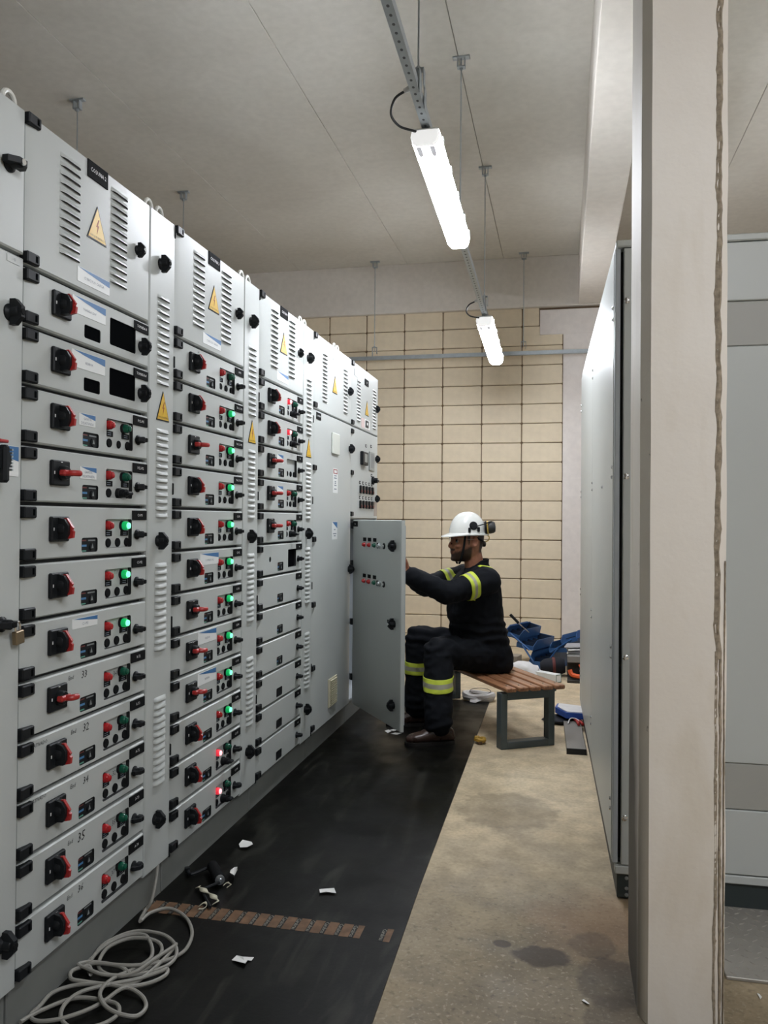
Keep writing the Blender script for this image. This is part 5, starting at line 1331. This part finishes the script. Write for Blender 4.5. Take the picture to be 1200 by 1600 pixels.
def hand(w, e, side, curl):
    d = (w - e).normalized(); lat = (d.cross(UD)).normalized() * side; up = lat.cross(d).normalized() * side
    palm_end = w + d * 0.092
    for k, o in enumerate((-0.030, -0.010, 0.010, 0.030)):
        capsule(bm, w + d * 0.02 + up * o * 0.55, palm_end + up * o, .0155, .0125, 8)
    for k, (o, L) in enumerate(((0.031, .070), (0.0105, .080), (-0.0105, .075), (-0.031, .058))):
        p = palm_end + up * o; q = d.copy()
        for j, fr in enumerate((.45, .32, .25)):
            q = (q - lat * math.tan(curl * (0.55 + 0.35 * j))).normalized(); n2 = p + q * L * fr
            capsule(bm, p, n2, .0095 - .001 * j, .0088 - .001 * j, 8); p = n2
    p = w + d * 0.030 + up * 0.026; q = (d * 0.55 + up * 0.75 - lat * 0.35).normalized()
    for j, L in enumerate((.042, .032, .025)):
        n2 = p + q * L; capsule(bm, p, n2, .0125 - .0015 * j, .0112 - .0015 * j, 8); p = n2; q = (q + d * 0.35 - lat * 0.15).normalized()
hand(wrL, elL, 1, 0.55); hand(wrR, elR, -1, 0.5)
body = remeshed(bm, 0.0042, 3, 'body')
def skin_mat():
    """skin with beard, cropped hair and lips blended from point attributes"""
    m, nt, b, tc = nodes_mat('skin')
    f, _ = noise_fac(nt, tc, 40, 0, 1)
    c = mixc(nt, f, srgb(152, 101, 78), srgb(168, 114, 90))
    _, nn = noise_fac(nt, tc, 260, 0, 1)
    for an, col in (('lips', srgb(108, 68, 58)), ('beard', srgb(46, 36, 32)), ('hair', srgb(44, 36, 32))):
        at = N(nt, 'ShaderNodeAttribute', attribute_name=an)
        k = math_(nt, 'MULTIPLY', at.outputs['Fac'], math_(nt, 'ADD', 0.55, nn)); k = math_(nt, 'MINIMUM', k, 0.95)
        c = mixc(nt, k, c, col)
    nt.links.new(c, b.inputs['Base Color']); b.inputs['Roughness'].default_value = 0.5; b.inputs['Specular IOR Level'].default_value = 0.35
    return m
body.materials.append(skin_mat())
def hl(p):
    q = p - HC; return q.dot(FD), q.dot(LD), q.z
# eye sockets
for v in body.vertices:
    f, l, z = hl(v.co)
    if f > 0.06 and -0.03 < z < 0.05:
        for s in (-1, 1):
            g = math.exp(-(((l - s * .034) / .017) ** 2 + ((z - .010) / .010) ** 2)); v.co -= FD * 0.010 * g
def ss(x, a, b_): t = max(0.0, min(1.0, (x - a) / (b_ - a))); return t * t * (3 - 2 * t)
atts = {k: body.attributes.new(k, 'FLOAT', 'POINT').data for k in ('beard', 'hair', 'lips')}
for i, v in enumerate(body.vertices):
    f, l, z = hl(v.co)
    if z < -0.17 or math.hypot(f, l) > 0.19: continue
    al = abs(l); nz = noise.noise(Vector((f, l, z)) * 70) * 0.004
    line = -0.016 - 0.44 * max(0.0, f - 0.012)                       # cheek line from ear lobe down to the mouth corner
    jaw = ss(line - z, -0.012 + nz * 1.6, 0.020 + nz * 1.6) * ss(f, -0.002, 0.016) * ss(z, -0.136 + 0.35 * max(0, 0.06 - f), -0.118 + 0.35 * max(0, 0.06 - f))
    side = ss(f, 0.012, 0.020) * (1 - ss(f, 0.030, 0.042)) * ss(al, 0.055, 0.065) * ss(z, -0.03, 0.0) * 0.8
    mous = ss(f, 0.100, 0.108) * (1 - ss(al, 0.028 + nz, 0.036 + nz)) * ss(z, -0.056, -0.050) * (1 - ss(z, -0.042, -0.036))
    goat = ss(f, 0.085, 0.10) * (1 - ss(z, -0.078, -0.070)) * (1 - ss(al, 0.03, 0.05)) * ss(z, -0.13, -0.118)
    lips = ss(f, 0.112, 0.118) * (1 - ss(al, 0.020, 0.026)) * ss(z, -0.075, -0.072) * (1 - ss(z, -0.054, -0.051))
    ear = 1 if (al > 0.072 and abs(f + .004) < 0.028 and -0.036 < z < 0.040) else 0
    hair = max(ss(z, 0.008 + nz, 0.022 + nz) * (1 - ss(f, 0.034, 0.05)), (1 - ss(f, -0.052, -0.036)) * ss(z, -0.075 + nz, -0.05 + nz)) * (1 - ear)
    atts['beard'][i].value = min(1.0, max(jaw * (1 - lips), side, mous, goat * (1 - lips))) * (1 - ear); atts['hair'][i].value = hair; atts['lips'][i].value = lips
for p in body.polygons: p.use_smooth = True
b_o = bpy.data.objects.new('body', body); COL.objects.link(b_o); b_o.parent = man
EYE = mat('eyeball', srgb(150, 138, 130), 0.25); IRIS = mat('iris', srgb(34, 22, 16), 0.2)
for s in (-1, 1):
    bm = nb(); c = hp(.0925, s * .033, .010); lathe(bm, c - FD * .012, FD, [(0, 0), (0, .008), (.006, .0118), (.012, .0122), (.018, .0105), (.0215, .0072)], 14, 0); lathe(bm, c - FD * .012, FD, [(.0212, .0070), (.0238, .0035), (.0243, 0)], 14, 1)
    obj('eye', bm, [EYE, IRIS], man)

# --- coverall
def ring3(c, a, b_, n=30, e=0.88):
    c = Vector(c) - BASE
    return [c + FD * a * math.copysign(abs(math.cos(t)) ** e, math.cos(t)) + LD * b_ * math.copysign(abs(math.sin(t)) ** e, math.sin(t)) for t in [2 * PI * i / n for i in range(n)]]
bm = nb()
loft(bm, [ring3(*r) for r in (((-.455, 5.254, .362), .125, .17), ((-.460, 5.252, .40), .150, .190), ((-.475, 5.245, .46), .165, .195), ((-.500, 5.232, .54), .168, .195), ((-.520, 5.224, .62), .165, .195), ((-.537, 5.217, .72), .165, .200), ((-.543, 5.215, .80), .162, .205), ((-.540, 5.216, .87), .152, .205), ((-.535, 5.217, .93), .128, .185), ((-.528, 5.220, .97), .100, .135), ((-.525, 5.222, 1.0), .080, .090))])
for a, b_, ra, rb in ((shL, elL, .082, .068), (elL, wrL + (wrL - elL).normalized() * -0.012, .067, .054), (shR, elR, .082, .068), (elR, wrR + (wrR - elR).normalized() * -0.012, .067, .047),
                      (hipL, knL, .112, .090), (knL, anL + Vector((0, 0, 0.03)), .088, .080), (hipR, knR, .112, .090), (knR, anR + Vector((0, 0, 0.03)), .088, .080), (wp(-.53, 5.22, .93), shL, .095, .082), (wp(-.53, 5.22, .93), shR, .095, .082)):
    capsule(bm, a, b_, ra, rb, 18)
cov = remeshed(bm, 0.0085, 5, 'coverall')
# drape: folds radiate from knees, elbows and waist
for p in cov.polygons: p.use_smooth = True
nrm = [v.normal.copy() for v in cov.vertices]
for v, n_ in zip(cov.vertices, nrm):
    c = v.co
    amp = 0.0055
    s1 = noise.noise(Vector((c.x * 9, c.y * 9, c.z * 14)) + Vector((3, 0, 0))) * amp
    s2 = (1 - abs(noise.noise(Vector((c.x * 16 + c.z * 7, c.y * 16, c.z * 18 - c.x * 6))) * 2)) * 0.004
    waist = 0.007 * math.sin(c.z * 95 + 5 * noise.noise(c * 7)) * math.exp(-((c.z - 0.60) / 0.09) ** 2) if c.z > 0.5 else 0
    cuff = 0.0
    for an in (anL, anR):
        d2 = math.hypot(c.x - an.x, c.y - an.y)
        if d2 < 0.14 and c.z < 0.34: cuff = 0.006 * math.sin(c.z * 70 + 6 * noise.noise(c * 6)) * (1 - c.z / 0.34)
    arm = 0.0
    for e_ in (elL, elR):
        d3 = (c - e_).length
        if d3 < 0.15: arm = 0.005 * math.sin(d3 * 150 + 4 * noise.noise(c * 9)) * (1 - d3 / 0.15)
    v.co = c + n_ * (s1 + s2 + waist + cuff + arm)
    if v.co.z < 0.105 : v.co.z = max(v.co.z, 0.052 + 0.2 * (v.co.z - 0.052))
NAVY = mat('navy_cloth', srgb(13, 16, 22), 0.85, 0, 0.25, 0.12, 30, 0.35, 500)
LIME = mat('lime_tape', srgb(198, 212, 70), 0.6); SILV = mat('silver_tape', srgb(160, 158, 140), 0.45)
cbm = nb(); cbm.from_mesh(cov)
def cut(co, no, test):
    fs = [f for f in cbm.faces if test(f.calc_center_median())]
    es = {e for f in fs for e in f.edges}; vs = {v for f in fs for v in f.verts}
    bmesh.ops.bisect_plane(cbm, geom=list(vs) + list(es) + fs, dist=1e-5, plane_co=co, plane_no=no)
def band_on(p0, d, stations, test):
    """cut the coverall along planes and return the tape faces as (verts, faces, material)"""
    d = d.normalized()
    for t in stations: cut(p0 + d * t, d, test)
    vm, V, Fc = {}, [], []
    for f in cbm.faces:
        c = f.calc_center_median()
        if not test(c): continue
        t = (c - p0).dot(d)
        for k in range(len(stations) - 1):
            if stations[k] < t < stations[k + 1]:
                idx = []
                for v in f.verts:
                    if v.index not in vm or True:
                        key = (round(v.co.x, 6), round(v.co.y, 6), round(v.co.z, 6))
                        if key not in vm: vm[key] = len(V); V.append(v.co + v.normal * 0.0022)
                    idx.append(vm[key])
                Fc.append((idx, 1 if k == 1 and len(stations) == 4 else 0))
    me = bpy.data.meshes.new('reflective_band'); me.from_pydata(V, [], [x[0] for x in Fc])
    me.materials.append(LIME); me.materials.append(SILV)
    for p, x in zip(me.polygons, Fc): p.material_index = x[1]; p.use_smooth = True
    o = bpy.data.objects.new('reflective_band', me); COL.objects.link(o); o.parent = man
    md = o.modifiers.new('s', 'SOLIDIFY'); md.thickness = 0.003; md.offset = 0
    return o
def near(a, b_, R):
    ab = b_ - a; L2_ = ab.length_squared
    return lambda c: (c - (a + ab * max(0, min(1, (c - a).dot(ab) / L2_)))).length < R
for a, b_ in ((shL, elL), (shR, elR)):
    ab = (b_ - a); u = ab.length
    band_on(a, ab, (u * 0.34, u * 0.34 + .022, u * 0.34 + .042, u * 0.34 + .064), near(a + ab * 0.25, a + ab * 0.75, 0.096))
for k_, a_, zz in ((knL, anL, 0.300), (knR, anR, 0.338)):
    band_on(Vector((a_.x, a_.y, zz)), Vector((0.0, -0.10, 1.0)), (0.0, .024, .050, .074), near(Vector((k_.x, k_.y, k_.z - 0.10)), a_, 0.115))
for s in (-1, 1):
    c0 = wp(-.53, 5.22, 0.9)
    band_on(c0 + LD * s * 0.095, LD * s, (0.0, .022, .042), lambda c, s=s: c.z > 0.90 and abs((c - c0).dot(LD)) < 0.19 and -0.20 < (c - c0).dot(FD) < (0.03 if s > 0 else -0.02))
cov2 = bpy.data.meshes.new('coverall'); cbm.to_mesh(cov2); cbm.free(); bpy.data.meshes.remove(cov)
cov2.materials.append(NAVY)
for p in cov2.polygons: p.use_smooth = True; p.material_index = 0
co = bpy.data.objects.new('coverall', cov2); COL.objects.link(co); co.parent = man
# stand-up collar open at the front, and the zip placket
bm = nb(); R = []
for z, ra, rb, sh in ((0.965, .110, .120, 0), (1.000, .088, .092, .004), (1.030, .080, .082, .006), (1.058, .080, .082, .004), (1.060, .074, .076, .004), (1.030, .073, .075, .006), (0.98, .076, .08, .002)):
    row = []
    for i in range(25):
        t = math.radians(38 + (360 - 76) * i / 24); drop = 0.050 * max(0, math.cos(t)) ** 1.0 + 0.020 * (1 - (1 - math.cos(t)) / 2)
        row.append(bm.verts.new(wp(-.527, 5.221, z - drop * (1 if z > 0.99 else 0.3)) + FD * (ra * math.cos(t) + sh) + LD * rb * math.sin(t)))
    R.append(row)
for a, b_ in zip(R, R[1:]):
    for i in range(24): bm.faces.new((a[i], a[i + 1], b_[i + 1], b_[i]))
obj('collar', bm, NAVY, man, angle=70)

# --- boots
LEA = mat('boot_leather', srgb(58, 42, 35), 0.32, 0, 0.5, 0.2, 25, 0.25, 120, rough_var=0.1); SOLE = mat('boot_sole', srgb(26, 23, 21), 0.7)
for nm, an, d in (('boot', anL, Vector((-0.925, -0.38, 0))), ('boot', anR, Vector((-0.955, -0.295, 0)))):
    g0 = Vector((an.x, an.y, 0.006)); l_ = Vector((-d.y, d.x, 0))
    bt = bpy.data.objects.new(nm, None)
    bm = nb()
    secs = [(-.096, .020, .050), (-.088, .034, .085), (-.062, .041, .100), (-.02, .043, .105), (.03, .043, .100), (.075, .045, .082), (.110, .048, .070), (.145, .047, .064), (.172, .038, .055), (.190, .020, .042)]
    rings = []
    for u, w, h in secs:
        ring = []
        for i in range(16):
            t = 2 * PI * i / 16; y = w * math.copysign(abs(math.cos(t)) ** 0.7, math.cos(t)); z = 0.016 + (h - 0.016) * (0.5 + 0.5 * math.sin(t)) if math.sin(t) > 0 else 0.016 + (h - 0.016) * 0.5 * (1 - abs(math.sin(t)) ** 0.6)
            ring.append(g0 + d * u + l_ * y + UD * z)
        rings.append(ring)
    loft(bm, rings)
    capsule(bm, g0 + UD * 0.08 - d * 0.02, g0 + UD * 0.17 - d * 0.012, .048, .050, 16)
    for k in range(4): capsule(bm, g0 + d * (.03 + .017 * k) + l_ * 0.022 + UD * (.100 - .007 * k), g0 + d * (.03 + .017 * k) - l_ * 0.022 + UD * (.100 - .007 * k), .004, .004, 6)
    me = remeshed(bm, 0.0055, 4, 'boot'); me.materials.append(LEA)
    for p in me.polygons: p.use_smooth = True
    bo = bpy.data.objects.new(nm, me); COL.objects.link(bo); bo.parent = man
    bm = nb(); out_ = [(-.098, .0), (-.090, .034), (-.06, .044), (0, .044), (.05, .046), (.11, .051), (.15, .049), (.178, .038), (.194, .018), (.198, 0)]
    poly = [g0 + d * u + l_ * w for u, w in out_] + [g0 + d * u - l_ * w for u, w in reversed(out_[1:-1])]
    prism(bm, poly, (0, 0, 0.020)); so = obj('sole', bm, SOLE, bo)

# --- hard hat with parked ear muffs, strap and glasses
HATM = mat('white_hard_hat', srgb(226, 227, 222), 0.22, 0, 0.5, coat=0.3)
hat = None
bm = nb(); n = 48; prof = []
def dome(t, th, off=0.0):
    """t 0 at the rim .. 1 at the crown"""
    a = t * PI / 2; ca = math.cos(a) ** 0.80; z = 0.052 + (0.137 + off) * math.sin(a) ** 0.95
    cf, sf = math.cos(th), math.sin(th)
    f = 0.008 + (0.122 + off if cf > 0 else 0.112 + off) * ca * cf; l = (0.103 + off) * ca * sf
    ridge = 0.004 * math.exp(-(l / 0.012) ** 2) * (math.sin(a) ** 0.5) * (1 if abs(cf) > 0.2 or t > 0.6 else 0)
    return hp(f, l, z + ridge)
def brim(th, out_, dz):
    cf, sf = math.cos(th), math.sin(th)
    w = 0.012 + 0.042 * max(0, cf) ** 2.2 + 0.010 * max(0, -cf) ** 2
    f = 0.008 + ((0.122 if cf > 0 else 0.112) + w * out_) * cf; l = (0.103 + w * out_) * sf
    return hp(f, l, 0.052 + dz - 0.014 * max(0, cf) ** 2 * out_ - 0.003 * out_)
ths = [2 * PI * i / n for i in range(n)]
rows_ = [[dome(t, th, -0.004) for th in ths] for t in (0.97, 0.75, 0.5, 0.25, 0.0)] + [[brim(th, 0.9, -0.004) for th in ths], [brim(th, 1.0, -0.001) for th in ths], [brim(th, 0.95, 0.004) for th in ths], [brim(th, 0.35, 0.005) for th in ths]] + [[dome(t, th) for th in ths] for t in (0.03, 0.12, 0.25, 0.4, 0.55, 0.7, 0.83, 0.92, 0.975)]
R = [[bm.verts.new(p) for p in r] for r in rows_]
for a, b_ in zip(R, R[1:]):
    for i in range(n): bm.faces.new((a[i], a[(i + 1) % n], b_[(i + 1) % n], b_[i]))
cap_ = bm.verts.new(hp(0.010, 0, 0.1925)); cin = bm.verts.new(hp(0.010, 0, 0.184))
for i in range(n): bm.faces.new((R[-1][i], R[-1][(i + 1) % n], cap_)); bm.faces.new((R[0][i], R[0][(i + 1) % n], cin))
hat = obj('hard_hat', bm, HATM, man, angle=50)
bm = nb()
lathe(bm, hp(.010, .088, .104), (LD + UD * .25), [(0, 0), (0, .027), (.010, .027), (.016, .023), (.018, 0)], 18)
for f_, z_ in ((.038, .080), (-.022, .084)): box2(bm, (-.008, -.008, -.016), (.008, .008, .014), 0, 0.003, Matrix.Translation(hp(f_, .100, z_)))
obj('muff_mount', bm, M['plas'], hat)
MUFF = mat('muff_grey', srgb(60, 60, 60), 0.5); MY = mat('muff_yellow', srgb(204, 170, 78), 0.5)
for s in (1, -1):
    ax = (FD * -0.86 + LD * s * 0.42 + UD * 0.08).normalized(); c = hp(-.092, s * .060, .094)
    bm = nb(); lathe(bm, c + ax * 0.010, ax, [(0, 0), (0, .037), (.012, .0395), (.034, .036), (.044, .028), (.048, 0)], 20, 0); obj('ear_muff', bm, MUFF, hat)
    bm = nb(); lathe(bm, c + ax * 0.004, ax, [(0, .026), (0, .0415), (.005, .043), (.008, .041), (.008, .026)], 20, 0); obj('muff_ring', bm, MY, hat)
    bm = nb(); lathe(bm, c - ax * 0.010, ax, [(0, .022), (0, .039), (.006, .043), (.013, .040), (.013, .022)], 20, 0); obj('muff_cushion', bm, M['plas'], hat)
    bm = nb(); tube(bm, spline([hp(-.005, s * .106, .102), hp(-.06, s * .108, .118), hp(-.112, s * .090, .132), c + ax * 0.05 + UD * 0.012], 6), 0.0035, 6); obj('muff_arm', bm, M['plas'], hat)
def ribbon(pts, w, wdir, th=0.002):
    bm = nb(); P = spline(pts, 6); A = []
    for i, p in enumerate(P):
        d_ = (P[min(i + 1, len(P) - 1)] - P[max(i - 1, 0)]).normalized(); o_ = (p - (HC + UD * (p - HC).z)).normalized(); wd = d_.cross(o_).normalized() * w / 2
        A.append([bm.verts.new(p + wd), bm.verts.new(p - wd), bm.verts.new(p - wd + o_ * th), bm.verts.new(p + wd + o_ * th)])
    for a, b_ in zip(A, A[1:]):
        for k in range(4): bm.faces.new((a[k], a[(k + 1) % 4], b_[(k + 1) % 4], b_[k]))
    bm.faces.new(A[0]); bm.faces.new(A[-1]); return bm
for s in (1, -1):
    obj('chin_strap', ribbon([hp(.058, s * .086, .060), hp(.062, s * .083, .02), hp(.066, s * .079, -.02), hp(.071, s * .070, -.062), hp(.075, s * .056, -.098), hp(.074, s * .034, -.124), hp(.072, s * .006, -.130)], 0.014, None), M['plas2'], hat)
bm = nb(); tube(bm, spline([hp(-.02, .079, .030), hp(-.06, .074, .010), hp(-.092, .035, -.004), hp(-.100, 0, -.008), hp(-.092, -.035, -.004), hp(-.06, -.074, .010), hp(-.02, -.079, .030)], 5), 0.007, 6); obj('head_band', bm, M['plas'], hat)
bm = nb(); lathe(bm, hp(-.095, 0, -.010), (FD * -1), [(0, 0), (0, .018), (.012, .018), (.016, .012), (.016, 0)], 12); obj('ratchet_knob', bm, M['plas'], hat)
bm = nb(); tube(bm, spline([hp(-.100, .035, .048), hp(-.124, .028, .036), hp(-.122, .020, .015), hp(-.104, .018, .004)], 6), 0.0035, 6); obj('yellow_cord', bm, MY, hat)
GL = mat('clear_lens', (0.96, 0.97, 0.97), 0.03, 0, 0.5, trans=1.0, ior=1.12)
bm = nb(); A = []
for i in range(17):
    l = -0.064 + 0.128 * i / 16; f = 0.131 - 6.5 * l * l - 0.012 * (abs(l) < 0.012); zl = -0.012 + 0.012 * (abs(l) < 0.012)
    A.append((bm.verts.new(hp(f - .002, l, .032)), bm.verts.new(hp(f + .001, l, .010)), bm.verts.new(hp(f - .003, l, zl))))
for a, b_ in zip(A, A[1:]):
    for k in range(2): bm.faces.new((a[k], a[k + 1], b_[k + 1], b_[k]))
gl = obj('safety_glasses', bm, GL, man); md = gl.modifiers.new('s', 'SOLIDIFY'); md.thickness = 0.002
for s in (1, -1):
    bm = nb(); tube(bm, [hp(.100, s * .066, .024), hp(.06, s * .081, .023), hp(.0, s * .083, .020), hp(-.018, s * .078, .012)], 0.0022, 6); obj('temple', bm, mat('clear_plastic_%d' % (s + 1), srgb(170, 160, 150), 0.2), gl)
